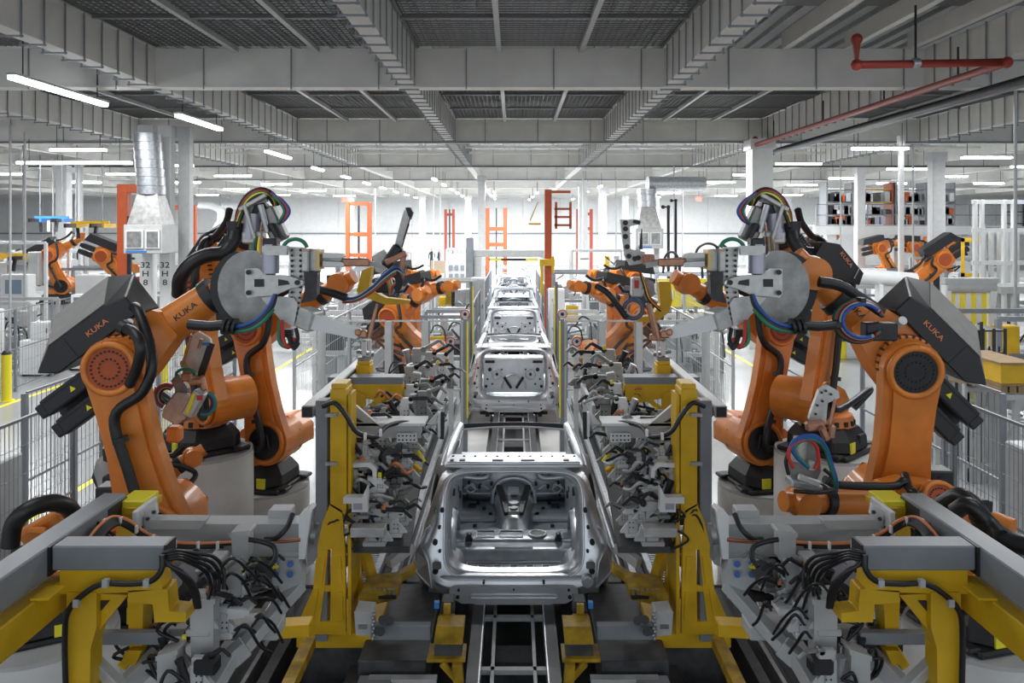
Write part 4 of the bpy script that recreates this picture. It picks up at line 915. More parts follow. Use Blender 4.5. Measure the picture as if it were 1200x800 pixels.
    for i, (x, y, dd, s_) in enumerate(((425, 520, 7.8, .3), (446, 528, 7.8, .32), (466, 532, 7.9, .3), (484, 530, 8.1, .26), (420, 548, 7.5, .3), (440, 560, 7.6, .3), (460, 566, 7.7, .28), (478, 560, 7.9, .25), (414, 578, 7.4, .3), (436, 592, 7.4, .32), (450, 588, 7.6, .3), (416, 618, 7.3, .32), (440, 632, 7.3, .34), (462, 624, 7.5, .26), (470, 592, 7.6, .2), (428, 536, 7.45, .16), (455, 550, 7.5, .16), (474, 545, 7.8, .18), (426, 604, 7.2, .18), (452, 610, 7.3, .18), (472, 612, 7.6, .18), (446, 574, 7.4, .16), (492, 520, 8.3, .18),
                                           (430, 500, 8.6, .22), (450, 500, 8.5, .22), (474, 492, 8.3, .28), (494, 492, 8.4, .32), (441, 494, 9.2, .24), (480, 490, 9, .3), (480, 478, 9, .3), (498, 474, 9.3, .34), (480, 452, 10, .36), (494, 450, 10.2, .34), (506, 452, 10.4, .32), (512, 470, 10, .3), (488, 438, 11, .4), (502, 436, 11.4, .36), (516, 440, 12, .36), (525, 452, 12, .3))):
        clamp(t, p(x, y, dd)-V((0, 0, s_*.1)), s_, side, i+40*(side > 0))
    for x, y, dd in ((420, 540, 7.9), (446, 540, 8), (418, 570, 7.7), (440, 612, 7.6), (412, 640, 7.5), (485, 545, 8.4)): ob('yellow_finger', MB().bar(p(x, y, dd), p(x+8, y+7, dd-.05), .05, .05).box(p(x-4, y, dd+.05), .12, .1, .08), yellow, t, bevel=.006)
    for (a, b) in (((454, 531, 7.6), (462, 535, 7.6)), ((489, 528, 7.8), (497, 541, 7.8))): ob('yellow_rod', MB().cyl(p(*a), p(*b), .022, n=8), yellow2, t)
    for i in range(10):
        x = 408+R.random()*70; y = 520+R.random()*110; dd = 7.25+R.random()*.4
        ob('air_hose', MB().tube([p(x, y, dd), p(x+8, y-8*R.random(), dd-.1), p(x+18, y+8*R.random(), dd), p(x+26, y+4, dd+.1)], .016, 6), R.choice([rubber, rubber, rubber, orangec, lgrey]), t)
    for i in range(9):
        x = 430+R.random()*75; y = 455+R.random()*40; dd = 8.2+R.random()*1.0
        ob('air_hose', MB().tube([p(x, y, dd), p(x+6, y-8*R.random(), dd-.1), p(x+14, y+8*R.random(), dd), p(x+18, y+4, dd+.1)], .016, 6), R.choice([rubber, rubber, grey, orangec, lgrey]), t)
    ob('tool_tower', MB().prism([p(482, 448, 9.4), p(493, 448, 9.4), p(495, 480, 9.4), p(481, 480, 9.4)], V((0, .3, 0))), lgrey, t, bevel=.01)
    ob('tool_post', MB().bar(p(487, 448, 9.5), p(489, 436, 9.5), .1, .1), lgrey, t, bevel=.01)
    ob('reel_drum', MB().cyl(p(450, 535, 7.7), p(458, 536, 7.5), .09, n=18), black, t, bevel=.01)
    ob('guide_arm', MB().bar(p(522, 455, 10), p(508, 482, 9), .04, .14), lgrey, t, bevel=.005)
    # skirt lattice below
    for i, (a, b) in enumerate((((400, 660, 7.6), (438, 620, 7.8)), ((420, 700, 7.6), (414, 640, 7.7)), ((440, 690, 7.7), (425, 640, 7.9)), ((455, 660, 7.8), (482, 640, 8.0)))): ob('frame_strut', MB().bar(p(*a), p(*b), .09, .09), (grey, yellow, yellow, lgrey)[i], t, bevel=.006)
    # ============ transfer slide under the stand
    t = thing('transfer_slide', p(470, 750, 7.0), 'dark slide table with yellow end blocks on the floor, %s of the conveyor' % nm, 'slide table')
    ob('slide_body', MB().bb(p(419, 0, 6.9).x, p(500, 0, 6.9).x, 6.9, 8.4, .2, .5), mach, t, bevel=.01)
    ob('front_plate', MB().bb(p(435, 0, 6.85).x, p(505, 0, 6.85).x, 6.82, 6.9, p(0, 748, 6.85).z, p(0, 731, 6.85).z), grey, t, bevel=.006)
    ob('front_lip', MB().bb(p(432, 0, 6.8).x, p(512, 0, 6.8).x, 6.76, 6.84, .38, .42), lgrey, t)
    ob('yellow_arm', MB().prism([p(440, 690, 7.5), p(485, 664, 7.8), p(487, 672, 7.8), p(442, 700, 7.5)], V((0, .15, 0))), dyellow, t, bevel=.006)
    ob('yellow_shelf', MB().prism([p(420, 698, 7.2), p(466, 690, 7.4), p(466, 702, 7.4), p(422, 712, 7.2)], V((0, .4, 0))), dyellow, t, bevel=.006)
    ob('shelf_top', MB().prism([p(428, 698, 7.3), p(464, 698, 7.3), p(468, 690, 7.8), p(438, 690, 7.8)], V((0, 0, -.03))), darkm, t)
    m = MB()
    for i in range(18): m.cyl(p(434+(i % 6)*5.5, 692+(i//6)*2.2, 7.35), p(434+(i % 6)*5.5, 690+(i//6)*2.2, 7.35), .012, n=6)
    ob('shelf_stud', m, steel, t, kind='stuff')
    for x, y in ((448, 726), (457, 727), (446, 740)): ob('roller', MB().cyl(p(x, y, 6.85), p(x, y, 6.7), .035, n=14), black, t, bevel=.004)
    m = MB()
    for i in range(9): m.sph(p(437+(i % 2)*1.5, 716+i*4, 6.8), .016, 8, 5)
    ob('chain_link', m, steel, t, kind='stuff')
    ob('gear_box', MB().prism([p(415, 716, 6.9), p(436, 718, 6.9), p(436, 745, 6.9), p(417, 744, 6.9)], V((0, .2, 0))), lgrey, t, bevel=.012)
    ob('gear_window', MB().prism([p(420, 732, 6.89), p(430, 732, 6.89), p(430, 737, 6.89), p(420, 737, 6.89)], V((0, .01, 0))), cast, t)
    ob('yellow_block', MB().prism([p(511, 734, 6.7), p(544, 734, 6.7), p(542, 755, 6.7), p(508, 755, 6.7)], V((0, .2, 0))), dyellow, t, bevel=.008)
    ob('block_shelf', MB().prism([p(500, 772, 6.7), p(545, 772, 6.7), p(545, 776, 6.7), p(500, 776, 6.7)], V((0, .25, 0))), dyellow, t)
    ob('block_box', MB().prism([p(509, 756, 6.75), p(541, 756, 6.75), p(541, 771, 6.75), p(509, 771, 6.75)], V((0, .2, 0))), mach, t, bevel=.01)
    ob('block_leg', MB().bar(p(536, 775, 6.7), p(538, 805, 6.7), .1, .08).bar(p(518, 776, 6.7), p(536, 796, 6.7), .05, .05), dyellow, t)
    ob('upper_block', MB().prism([p(517, 705, 7.0), p(532, 705, 7.0), p(532, 722, 7.0), p(515, 722, 7.0)], V((0, .15, 0))), mach, t, bevel=.01)
    ob('yellow_lug', MB().box(p(524, 714, 6.95), .06, .04, .1).box(p(524, 722, 6.95), .13, .04, .03), dyellow, t)
    ob('blue_plug', MB().box(p(512, 708, 6.95), .04, .05, .05), blue, t)
    # ============ floor rails beside the line
    t = thing('rail_track', (side*1.7, 9, .02), 'pair of long steel floor rails %s of the car bodies' % nm, 'rail')
    for x in (-side*-1.27, side*1.47, side*1.72): ob('rail', MB().bb(x-.035, x+.035, 8.6, 17.5, .42, .52), steel, t, bevel=.006)
    ob('cable_tray', MB().bb(side*1.32, side*1.42, 8.6, 17.5, .36, .4), darkm, t)
    m = MB()
    for i in range(150): m.bb(side*1.52, side*1.68, 8.6+i*.058, 8.63+i*.058, .39, .43)
    ob('tray_rung', m, steel, t, kind='stuff')
    ob('sleeper', MB().bb(side*1.2, side*1.8, 8.6, 17.5, .02, .36), mach, t)
    o = thing('side_kerb', (side*.95, 12, 0), 'dull concrete kerb strip running %s of the conveyor' % nm, 'kerb'); ob('strip', MB().bb(side*1.0, side*1.18, 8.9, 18, 0, .3), conc, o)
    ob('kerb_edge', MB().bb(side*1.18, side*1.2, 8.9, 18, 0, .38), steel, o)
    # foreground floor rails
    t = thing('pit_rail', (side*2.2, 5, .0), 'dark machine rails on the pit floor, %s foreground' % nm, 'rail')
    for x, w_, m_, z_ in ((1.95, .05, darkm, .2), (2.15, .1, mach, .3), (2.35, .04, steel, .25), (1.35, .25, mach, .25), (2.6, .06, steel, .22), (2.75, .16, lgrey, .15), (1.0, .1, darkm, .3), (3.0, .05, darkm, .2)):
        ob('rail', MB().bb(side*x-w_/2, side*x+w_/2, 3.5, 8.6, -.02, z_), m_, t, bevel=.004)
    for y in (4.6, 5.6, 6.4): ob('tie_bar', MB().bb(side*.9, side*3.2, y, y+.12, -.01, .1), mach, t)
    ob('yellow_bar', MB().bar(p(363, 752, 7.0), p(335, 812, 6.2), .1, .09), dyellow, t)
    for i, (x, y, w_, h_) in enumerate(((455, 770, .5, .25), (380, 790, .35, .2), (430, 700, .3, .4), (300, 785, .35, .3), (480, 790, .3, .15))):
        o = thing('equipment_box', p(x, y, 6.4), ('dark steel equipment box on the pit floor, %s %s' % (nm, ('beside the slide table', 'between the pit rails', 'under the clamp frame', 'below the corner fixture', 'next to the conveyor')[i])), 'equipment box')
        c = p(x, y, 6.4); ob('housing', MB().box(V((c.x, 6.6, h_/2)), w_, .5, h_), (mach, grey, mach, mach, mach)[i], o, bevel=.015); ob('lid', MB().box(V((c.x, 6.6, h_+.01)), w_*.9, .45, .02), grey, o)
    # ============ corner fixture in the foreground
    d = 4.43; zt = 2.452
    t = thing('corner_fixture', p(100, 760, d), 'yellow and grey welded corner frame with cables in the %s foreground' % nm, 'fixture stand')
    xa = p(41, 0, 4.43).x
    ob('long_beam', MB().bb(xa-.075, xa+.075, 2.6, 5.32, zt-.17, zt), grey, t, bevel=.008)
    ob('beam_mouth', MB().box((xa+e*.062, 5.2, zt-.085), .03, .25, .12), black, t)
    ob('cross_beam', MB().bb(xa+e*.09, p(192, 0, d).x, d, d+.15, zt-.135, zt), grey, t, bevel=.008)
    ob('beam_seam', MB().box((xa+e*.083, d+.07, zt-.08), .012, .17, .16), black, t)
    ob('end_cap', MB().box(p(193, 652, d)+V((0, .07, 0)), .012, .13, .12), black, t)
    f = lambda m_, pts, th=.05, dd=d: m_.prism([p(x, y, dd) for x, y in pts], V((0, th, 0)))
    ob('yellow_beam', f(MB(), [(70, 668), (186, 668), (190, 690), (150, 694), (70, 696)], .13, d+.01), yellow, t, bevel=.006)
    ob('step_bracket', f(MB(), [(150, 692), (196, 690), (198, 716), (218, 718), (218, 729), (181, 729), (179, 708), (150, 706)], .13, d+.01), yellow, t, bevel=.006)
    ob('front_leg', f(MB(), [(78, 694), (113, 694), (113, 735), (106, 760), (105, 830), (78, 830)], .13, d+.0), yellow, t, bevel=.006)
    ob('leg_rib', f(MB(), [(110, 695), (150, 697), (113, 742), (111, 738)], .03, d+.05), yellow, t, bevel=.004)
    ob('rib_window', f(MB(), [(118, 704), (128, 704), (118, 716)], .01, d+.04), black, t)
    ob('rear_leg', f(MB(), [(149, 700), (168, 700), (166, 762), (152, 762)], .13, d+.35), yellow, t, bevel=.006)
    ob('foot_plate', f(MB(), [(150, 762), (166, 762), (158, 780), (140, 778)], .1, d+.3), yellow, t)
    zz = p(0, 668, d).z
    ob('long_yellow_beam', MB().bb(xa-.13, xa+e*.0+.13, 2.4, d+.1, zt-.38, zt-.2), yellow, t, bevel=.008)
    ob('splice_plate', MB().bb(xa+e*.1, xa+e*.2, d-.22, d-.06, zt-.2, zt-.185), yellow, t, bevel=.004)
    ob('loom', MB().tube([p(190, 650, d-.05), p(189, 668, d-.06), p(176, 681, d-.06), p(150, 684, d-.05), p(120, 684, d-.05), p(98, 696, d-.06), p(80, 716, d-.06), p(76, 745, d-.04), p(77, 810, d-.03)], .016, 8), rubber, t)
    m = MB()
    for q in ((172, 683), (124, 683), (90, 706)): m.box(p(*q, d-.07), .03, .03, .04)
    ob('loom_clip', m, lgrey, t, kind='stuff')
    for i in range(4): ob('loom_tail', MB().tube([p(190, 648+i*3, d-.02), p(204+i, 645+i*3, d), p(222, 647+i*4, d+.1), p(250-i*3, 652+i*6, d+.2), p(262-i*5, 668+i*6, d+.25), p(262-i*6, 690+i*4, d+.2)], .011, 7), rubber, t)
    for i in range(3): ob('loom_tail', MB().tube([p(192, 655+i*2, d-.02), p(210+i*3, 672, d), p(224+i*3, 690, d+.05), p(230+i*2, 712, d+.08)], .012, 7), rubber, t)
    # second post and light beam behind
    d3 = 5.25
    t = thing('light_beam_fixture', p(250, 640, d3), 'pale grey cross beam on a yellow post, %s foreground, behind the corner frame' % nm, 'fixture stand')
    f3 = lambda m_, pts, th=.1, dd=d3: m_.prism([p(x, y, dd) for x, y in pts], V((0, th, 0)))
    ob('yellow_post', f3(MB(), [(138, 600), (167, 598), (160, 690), (124, 696), (120, 668), (136, 640)], .25, d3+.02), yellow, t, bevel=.008)
    ob('post_cap', MB().box(p(153, 592, d3)+V((0, .12, 0)), .17, .22, .05), yellow2, t, bevel=.006)
    ob('post_top', MB().box(p(152, 599, d3)+V((0, .13, 0)), .2, .26, .05), yellow, t, bevel=.006)
    ob('end_plate', MB().box(p(170, 608, d3), .03, .3, .2), white, t, bevel=.006)
    ob('end_face', f3(MB(), [(159, 605), (182, 590), (184, 602), (170, 622), (160, 628)], .03, d3-.05), white, t, bevel=.004)
    m = MB()
    for q in ((166, 618), (180, 600), (173, 608)): m.cyl(p(*q, d3-.04), p(*q, d3-.08), .013, n=8)
    ob('plate_bolt', m, black, t, kind='stuff')
    ob('cross_beam', f3(MB(), [(168, 622), (200, 614), (362, 614), (362, 652), (168, 652)], .16), lgrey, t, bevel=.01)
    ob('top_flat', f3(MB(), [(168, 609), (240, 610), (234, 620), (172, 620)], .1, d3-.08), lgrey, t, bevel=.006)
    ob('saddle', f3(MB(), [(314, 598), (340, 598), (340, 614), (314, 614)], .12, d3+.1), lgrey, t, bevel=.006)
    ob('joint_plate', f3(MB(), [(350, 604), (362, 596), (364, 600), (357, 655), (350, 655)], .12, d3-.1), white, t, bevel=.006)
    ob('joint_boss', MB().cyl(p(366, 625, d3), p(372, 626, d3), .07, n=16).cyl(p(366, 606, d3), p(370, 606, d3), .04, n=12), cast, t, bevel=.006)
    ob('hinge_plate', f3(MB(), [(360, 600), (367, 596), (368, 660), (360, 664)], .1, d3-.05), cast, t, bevel=.006)
    for i in range(7):
        o_ = i*1.3; ob('cable_run', MB().tube([p(104+i*2, 632+o_*.6, d3-.5), p(118+i, 615+o_, d3-.4), p(132+i, 606+o_, d3-.3), p(150, 610+o_, d3-.25), p(170, 624+o_*.8, d3-.2), p(195, 634+o_*.6, d3-.15), p(225, 637+o_*.5, d3-.12), p(262, 636+o_*.5, d3-.1)]+([p(300, 634, d3-.1), p(330, 634, d3-.1), p(352, 632, d3-.1)] if i < 3 else []), .013, 7), orangec if i == 0 else rubber, t)
    m = MB()
    for x, y in ((122, 612), (142, 610), (160, 620), (180, 631), (205, 638), (232, 639), (255, 639)): m.box(p(x, y, d3-.28), .01, .03, .045)
    ob('cable_tie', m, white, t, kind='stuff')
    for i in range(9): ob('cable_tangle', MB().tube([p(82+R.random()*10, 640-i, d3-.4), p(96+R.random()*16, 618+R.random()*16, d3-.3), p(112+R.random()*14, 612+R.random()*20, d3-.3), p(124+R.random()*10, 620+R.random()*14, d3-.3)], .01, 6), rubber, t)
    ob('saddle_hose', MB().tube([p(311, 632, d3-.05), p(324, 630, d3-.1), p(336, 618, d3-.08), p(343, 602, d3)], .017, 8), rubber, t)
    # lower rails and clamp towers
    t = thing('clamp_rail', p(300, 740, 5), 'pale channel rail with clamp towers, %s foreground' % nm, 'tooling fixture')
    ob('channel', MB().bar(p(352, 684, 5.2), p(286, 758, 4.9), .09, .07), lgrey, t, bevel=.006)
    ob('channel_bend', MB().bar(p(288, 756, 4.9), p(270, 772, 4.85), .1, .1), lgrey, t, bevel=.006); ob('channel_end', MB().bar(p(272, 768, 4.85), p(246, 812, 4.7), .09, .08), lgrey, t, bevel=.006)
    ob('end_bracket', f3(MB(), [(319, 654), (350, 654), (354, 670), (352, 700), (330, 712), (327, 686), (319, 686)], .12, 5.15), lgrey, t, bevel=.008)
    m = MB()
    for q in ((323, 660), (340, 661), (323, 673), (340, 673)): m.cyl(p(*q, 5.15), p(*q, 5.11), .02, n=10)
    ob('blue_bolt', m, bluec, t, kind='stuff')
    ob('base_bar', MB().bar(p(190, 734, 5.1), p(330, 734, 5.1), .2, .08), lgrey, t, bevel=.006)
    ob('base_channel', MB().bar(p(120, 746, 4.75), p(198, 746, 4.75), .06, .07), grey, t, bevel=.006)
    ob('angled_bar', MB().bar(p(104, 768, 4.6), p(142, 806, 4.5), .06, .07), lgrey, t, bevel=.006)
    ob('angled_foot', MB().bar(p(150, 800, 4.7), p(186, 766, 4.8), .08, .1), lgrey, t, bevel=.006)
    ob('yellow_foot', MB().bar(p(160, 756, 4.9), p(146, 778, 4.9), .1, .06), yellow, t, bevel=.006)
    ob('floor_beam', f3(MB(), [(303, 735), (362, 732), (362, 746), (303, 750)], .15, 6.6), yellow, t, bevel=.008)
    ob('dark_housing', f3(MB(), [(200, 672), (228, 650), (240, 655), (240, 688), (212, 705), (198, 690)], .14, 5.05), lilac, t, bevel=.02)
    for pts, dd, m_ in (([(271, 625), (291, 622), (291, 656), (272, 658)], 5.0, lgrey), ([(222, 706), (250, 703), (250, 776), (224, 776)], 4.7, lgrey), ([(264, 660), (282, 660), (283, 718), (266, 724)], 4.95, lgrey), ([(243, 656), (258, 656), (258, 706), (244, 708)], 4.9, lgrey), ([(184, 770), (206, 762), (208, 806), (184, 806)], 4.6, lgrey), ([(290, 672), (312, 664), (314, 690), (296, 698)], 5.1, white), ([(268, 714), (290, 716), (286, 724), (266, 726)], 4.85, white)):
        m = MB(); f3(m, pts, .1, dd); f3(m, [(pts[0][0]-2, pts[0][1]-1), (pts[1][0]+2, pts[1][1]-1), (pts[1][0]+2, pts[1][1]+5), (pts[0][0]-2, pts[0][1]+5)], .13, dd-.015)
        ob('tower_block', m, m_, t, bevel=.008)
    ob('tip_block', MB().box(p(243, 778, 4.6), .13, .1, .09), black, t, bevel=.015)
    ob('black_pivot', MB().cyl(p(220, 694, 4.9), p(220, 694, 4.8), .06, n=18).bar(p(220, 694, 4.8), p(240, 680, 4.8), .05, .04), black, t, bevel=.006)
    ob('pivot_bolt', MB().box(p(210, 702, 4.8), .03, .02, .03), lilac, t)
    for i, (x, y, dd, s_) in enumerate(((252, 690, 4.9, .22), (276, 690, 5.0, .2), (300, 680, 5.1, .2), (318, 672, 5.3, .2), (236, 726, 4.75, .24), (262, 732, 4.9, .22), (284, 706, 5.0, .18), (208, 770, 4.75, .22), (232, 796, 4.6, .22), (310, 656, 5.4, .2), (176, 752, 4.9, .2))):
        clamp(t, p(x, y, dd)-V((0, 0, s_*.3)), s_, side, i+80+40*(side > 0))
    for i in range(14):
        x = 205+R.random()*100; y = 650+R.random()*100; dd = 4.6+R.random()*.4; w_ = 20+R.random()*25
        ob('air_hose', MB().tube([p(x, y, dd), p(x+w_*.3, y-14*R.random(), dd-.1), p(x+w_*.7, y-4+16*R.random(), dd), p(x+w_, y+18, dd+.1)], .009, 6), rubber, t)
    ob('hanging_hose', MB().tube([p(292, 632, 5.0), p(305, 634, 5.0), p(320, 640, 5.0), p(323, 652, 4.95), p(316, 664, 4.9)], .016, 8), rubber, t)
    ob('yellow_knob', MB().cyl(p(316, 666, 5.1), p(322, 660, 5.1), .035, n=12).box(p(305, 668, 5.2), .1, .05, .08), yellow2, t)
    ob('black_wheel', MB().cyl(p(308, 668, 5.15), p(312, 668, 5.05), .06, n=16), black, t, bevel=.006)
    ob('small_light', MB().sph(p(265, 695, 4.85), .012, 8, 6), orangec, t)
    m = MB()
    for k in range(6): m.bar(p(322+k*3, 712, 5.9), p(338+k*.8, 698-k, 5.9), .02, .02)
    ob('bright_strip', m, white, t, kind='stuff')
# ================================================================ pipes, lamps, ducts
def pipe(name, pts, r, m, label, cat='pipe', sp=False):
    t = thing(name, pts[0], label, cat)
    ob('tube', MB().tube(pts, r, 10, sp=sp), m, t)
    mb = MB()
    for a in pts: mb.sph(a, r*1.35, 10, 7)
    ob('elbow', mb, m, t, kind='stuff')
    return t
t = pipe('red_pipe', [P(1004, 46, 14), P(1004, 76, 14), P(1180, 73, 14), P(885, 170, 27.9), P(885, 163, 27.9)], .075, redp, 'dark red sprinkler pipe running back under the ceiling at the upper right')
for d in (15.5, 18.5, 22, 26):
    k = (d-14)/(27.9-14); q = P(1180, 73, 14).lerp(P(885, 170, 27.9), k); ob('hanger', MB().cyl(q, q+V((0, 0, .6)), .02, n=6), darkm, t)
q = P(1073, 74, 14); ob('hanger', MB().cyl(q, q+V((0, 0, 1.0)), .02, n=6), darkm, t); ob('clamp_collar', MB().cyl(q-V((.06, 0, 0)), q+V((.06, 0, 0)), .09, n=12), steel, t)
for i, (dx, dz, r) in enumerate(((0, 0, .09), (.2, .02, .045), (.34, .0, .045), (.46, .03, .03))):
    a = P(905, 178, 29.5)+V((dx, 0, dz)); b_ = V((9.45+dx, 11, a.z))
    pipe('black_pipe', [a+V((0, 0, .5 if i == 0 else .05)), a, b_], r, (darkm, darkm, grey, grey)[i], ('thick black pipe with an upturned end below the red pipe', 'slim black pipe beside the thick one, upper right', 'grey conduit third in the pipe bundle, upper right', 'thin grey conduit outermost of the pipe bundle, upper right')[i])
for i, y in enumerate((28.85, 40.35, 51.85)):
    pipe('conduit', [V((-24, y-.2, ZB-.04)), V((8, y-.2, ZB-.04)), V((24, y-.2, ZB-.04))], .035, (grey, darkm, grey)[i], 'thin conduit slung across the hall under the %s cross beam' % ('second', 'third', 'fourth')[i])
def batten(x, y, L, z, label, group=None, along='y'):
    t = thing('ceiling_light', (x, y, z), label, 'ceiling light', group)
    hx, hy = (.07, L/2) if along == 'y' else (L/2, .1)
    ob('diffuser', MB().bb(x-hx, x+hx, y-hy, y+hy, z, z+.07), lamp, t)
    ob('housing', MB().bb(x-hx-.02, x+hx+.02, y-hy-.02, y+hy+.02, z+.072, z+.12), lgrey, t)
    m = MB()
    for s_ in (-.4, .4):
        q = V((x, y+s_*L, z+.12)) if along == 'y' else V((x+s_*L, y, z+.12)); m.cyl(q, q+V((0, 0, .75)), .012, n=5)
    ob('hanging_wire', m, darkm, t)
def fx(px, py, h): d = F*h/(CY-py); return (px-CX)*d/F, d
batten(-8.95, 16.1, 3.3, H+2.62, 'nearest tube light, long and bright, upper left')
batten(-8.0, 20.7, 2.8, H+2.6, 'second tube light from the near left, below the first cross beam')
batten(-8.7, 30, 3.0, H+2.6, 'third tube light along the left aisle')
for nm, xs, ys, g in (('left aisle', [-8.7], [36, 42, 48, 54, 60, 66, 72], 0), ('line left side', [-4.6], [44, 50, 56, 62, 68, 74], 0), ('centre', [1.5, -1.8], [62, 70, 78], 0), ('far left bays', [-14.5, -20, -26], [27, 34, 41, 49, 58, 68], 1), ('line right side', [5.4], [52, 60, 68, 76], 0),
                      ('right aisle', [11.6], [26.5, 33, 40, 47, 54, 62, 70], 1), ('right bays', [17.5, 23, 29], [30, 36, 43, 50, 58, 68], 1)):
    for j, x in enumerate(xs):
        for k_, y in enumerate(ys): batten(x+(y % 3)*.15, y, 1.8, H+2.5+(.1 if j else 0), 'bright tube light over the %s%s, %s from the near end' % (nm, '' if len(xs) == 1 else (', inner row', ', middle row', ', outer row')[j], ('first', 'second', 'third', 'fourth', 'fifth', 'sixth', 'seventh')[k_]), 'lights over the %s' % nm, 'x' if g else 'y')
batten(-15.5, 28.6, 4.0, H+2.2, 'long cross-hung tube light left of the left air unit duct', None, 'x')
# red lit exit boxes
for x, y, lb in ((404, 234, 'small red lit exit box far left of centre'), (819, 233, 'small red lit exit box far right of centre')):
    t = thing('exit_sign', P(x, y, 50), lb, 'exit sign'); q = P(x, y, 50); ob('box', MB().box(q, .34, .1, .25), redl, t); ob('stem', MB().cyl(q+V((0, 0, .12)), q+V((0, 0, 2.95)), .02, n=6), grey, t)
# air units on columns
def air_unit(cx, y, z0, k, label, cone):
    t = thing('air_unit', (cx, y, z0), label, 'air unit')
    ob('cabinet', MB().bb(cx-.58*k, cx+.58*k, y-.55*k, y+.55*k, z0, z0+.85*k), lgrey, t, bevel=.02)
    for a, b in ((-.5, .02), (.08, .5)) if k < 1.05 else ((-.48, -.02), (.02, .48)):
        fr = ob('grille_frame', MB().bb(cx+a*k, cx+b*k, y-.6*k, y-.55*k, z0+.15*k, z0+.7*k), white, t, bevel=.01)
        ob('grille', MB().bb(cx+(a+.05)*k, cx+(b-.05)*k, y-.62*k, y-.6*k, z0+.2*k, z0+.65*k), cast, fr)
    ob('blue_stripe', MB().bb(cx-.5*k, cx+.1*k, y-.57*k, y-.55*k, z0+.04*k, z0+.09*k), blue, t)
    vs = [(cx+sx*.5*k, y+sy*.5*k, z0+.85*k) for sx, sy in ((-1, -1), (1, -1), (1, 1), (-1, 1))]+[(cx+sx*.3*k, y+sy*.3*k, z0+1.75*k) for sx, sy in ((-1, -1), (1, -1), (1, 1), (-1, 1))]
    m = MB(); m.add(vs, [(0, 1, 5, 4), (1, 2, 6, 5), (2, 3, 7, 6), (3, 0, 4, 7), (4, 5, 6, 7)]); ob('hood', m, cast, t)
    for i in range(3 if k > 1.05 else 7): ob('round_duct', MB().cyl((cx-.02*i, y, z0+(1.75+.26*i)*k), (cx-.02*i, y, z0+(2.0+.26*i)*k), .4*k, n=20), steel, t, bevel=.01)
    ob('support_arm', MB().bb(cx-.5*k, cx+.5*k, y+.55*k, y+.55*k+.12, z0+.1, z0+.3), grey, t)
    if k > 1.05: ob('cross_duct', MB().cyl((cx, y, z0+2.75*k), (cx+2.5*k, y+.4, z0+2.75*k), .3*k, n=18), steel, t)
air_unit(-10.5, 23.5, 3.42, .97, 'left air unit with white grilles on the lettered columns', 0)
air_unit(6.35, 38.5, 3.15, 1.12, 'right air unit with a silver hood and twin grille', 0)
t = thing('air_unit_stand', (6.35, 38.7, 0), 'grey legs carrying the right air unit', 'stand')
for dx in (-.45, .45): ob('leg', MB().bb(6.35+dx-.12, 6.35+dx+.12, 38.5, 38.75, 0, 3.14), lgrey, t)
pipe('drain_pipe', [V((7.0, 38, 5.1)), V((7.25, 38, 5.1)), V((7.25, 38, 0.05))], .07, darkm, 'black drain pipe right of the right air unit')
pipe('drain_pipe', [V((7.4, 38, 5.4)), V((7.6, 38, 5.4)), V((7.6, 38, 0.05))], .06, darkm, 'outer black drain pipe right of the right air unit')
for x, y, lb in ((-26, 78, 'far left'), (-27.5, 76, 'leftmost'), (24.5, 74, 'far right')):
    t = thing('drop_duct', (x, y, 2.5), 'pale %s extractor hood hanging on a bent duct' % lb, 'extractor'); ob('hood', MB().cyl((x, y, 3.2), (x, y, 4.6), 1.1, .45, 16), white, t); ob('hanger', MB().cyl((x, y, 5.6), (x, y, 9.55), .03, n=6), grey, t); ob('filter_box', MB().bb(x-1, x+1, y-1, y+1, 2.4, 3.2), white, t); ob('bent_duct', MB().tube([(x, y, 4.5), (x, y, 5.6), (x-.8, y, 6.1), (x-2, y, 6.2)], .35, 10), white, t)
# ================================================================ fences
def fence(pts, h, label, mesh=True, glazed=False, pm=grey, step=1.6, z0=.12, dens=.09, pw=.06):
    t = thing('safety_fence', (pts[0][0], pts[0][1], 0), label, 'fence')
    for (a, b) in zip(pts, pts[1:]):
        a = V((*a, 0)); b = V((*b, 0)); L = (b-a).length; n_ = max(1, round(L/step)); dv = (b-a)/n_; u_ = dv.normalized()
        for i in range(0 if (a.x, a.y) == tuple(V((*pts[0], 0)).xy) else 1, n_+1):
            q = a+dv*i; ob('post', MB().bb(q.x-pw/2, q.x+pw/2, q.y-pw/2, q.y+pw/2, 0, h), pm, t)
        for i in range(n_):
            q0 = a+dv*i+u_*pw*.6; q1 = a+dv*(i+1)-u_*pw*.6
            pn = ob('panel_frame', MB().bar(q0+Z*h, q1+Z*h, .03, .03).bar(q0+Z*z0, q1+Z*z0, .03, .03).bar(q0+Z*z0, q0+Z*h, .03, .03, u_).bar(q1+Z*z0, q1+Z*h, .03, .03, u_).bar(q0+Z*h*.52, q1+Z*h*.52, .03, .03), pm, t)
            if mesh:
                m = MB(); nn = int((q1-q0).length/dens)
                for k in range(1, nn): c_ = q0.lerp(q1, k/nn); m.bar(c_+Z*z0, c_+Z*h, .006, .006, u_)
                for k in range(1, int(h/.3)): m.bar(q0+Z*(z0+k*.3), q1+Z*(z0+k*.3), .006, .006)
                ob('wire_mesh', m, pm, pn, kind='stuff')
            if glazed:
                w_ = u_.cross(Z)*.004; ob('glazing', MB().prism([q0+Z*(z0+.02), q1+Z*(z0+.02), q1+Z*(h-.02), q0+Z*(h-.02)], w_), glass, pn)
    return t
fence([(-5.1, 4.8), (-5.1, 9.4)], 2.2, 'grey wire mesh fence nearest the camera at the left edge', step=1.55, dens=.07)
fence([(-5.85, 9.7), (-5.85, 17)], 2.2, 'grey mesh fence behind the left robots, beside the yellow floor line', step=1.8, dens=.1)
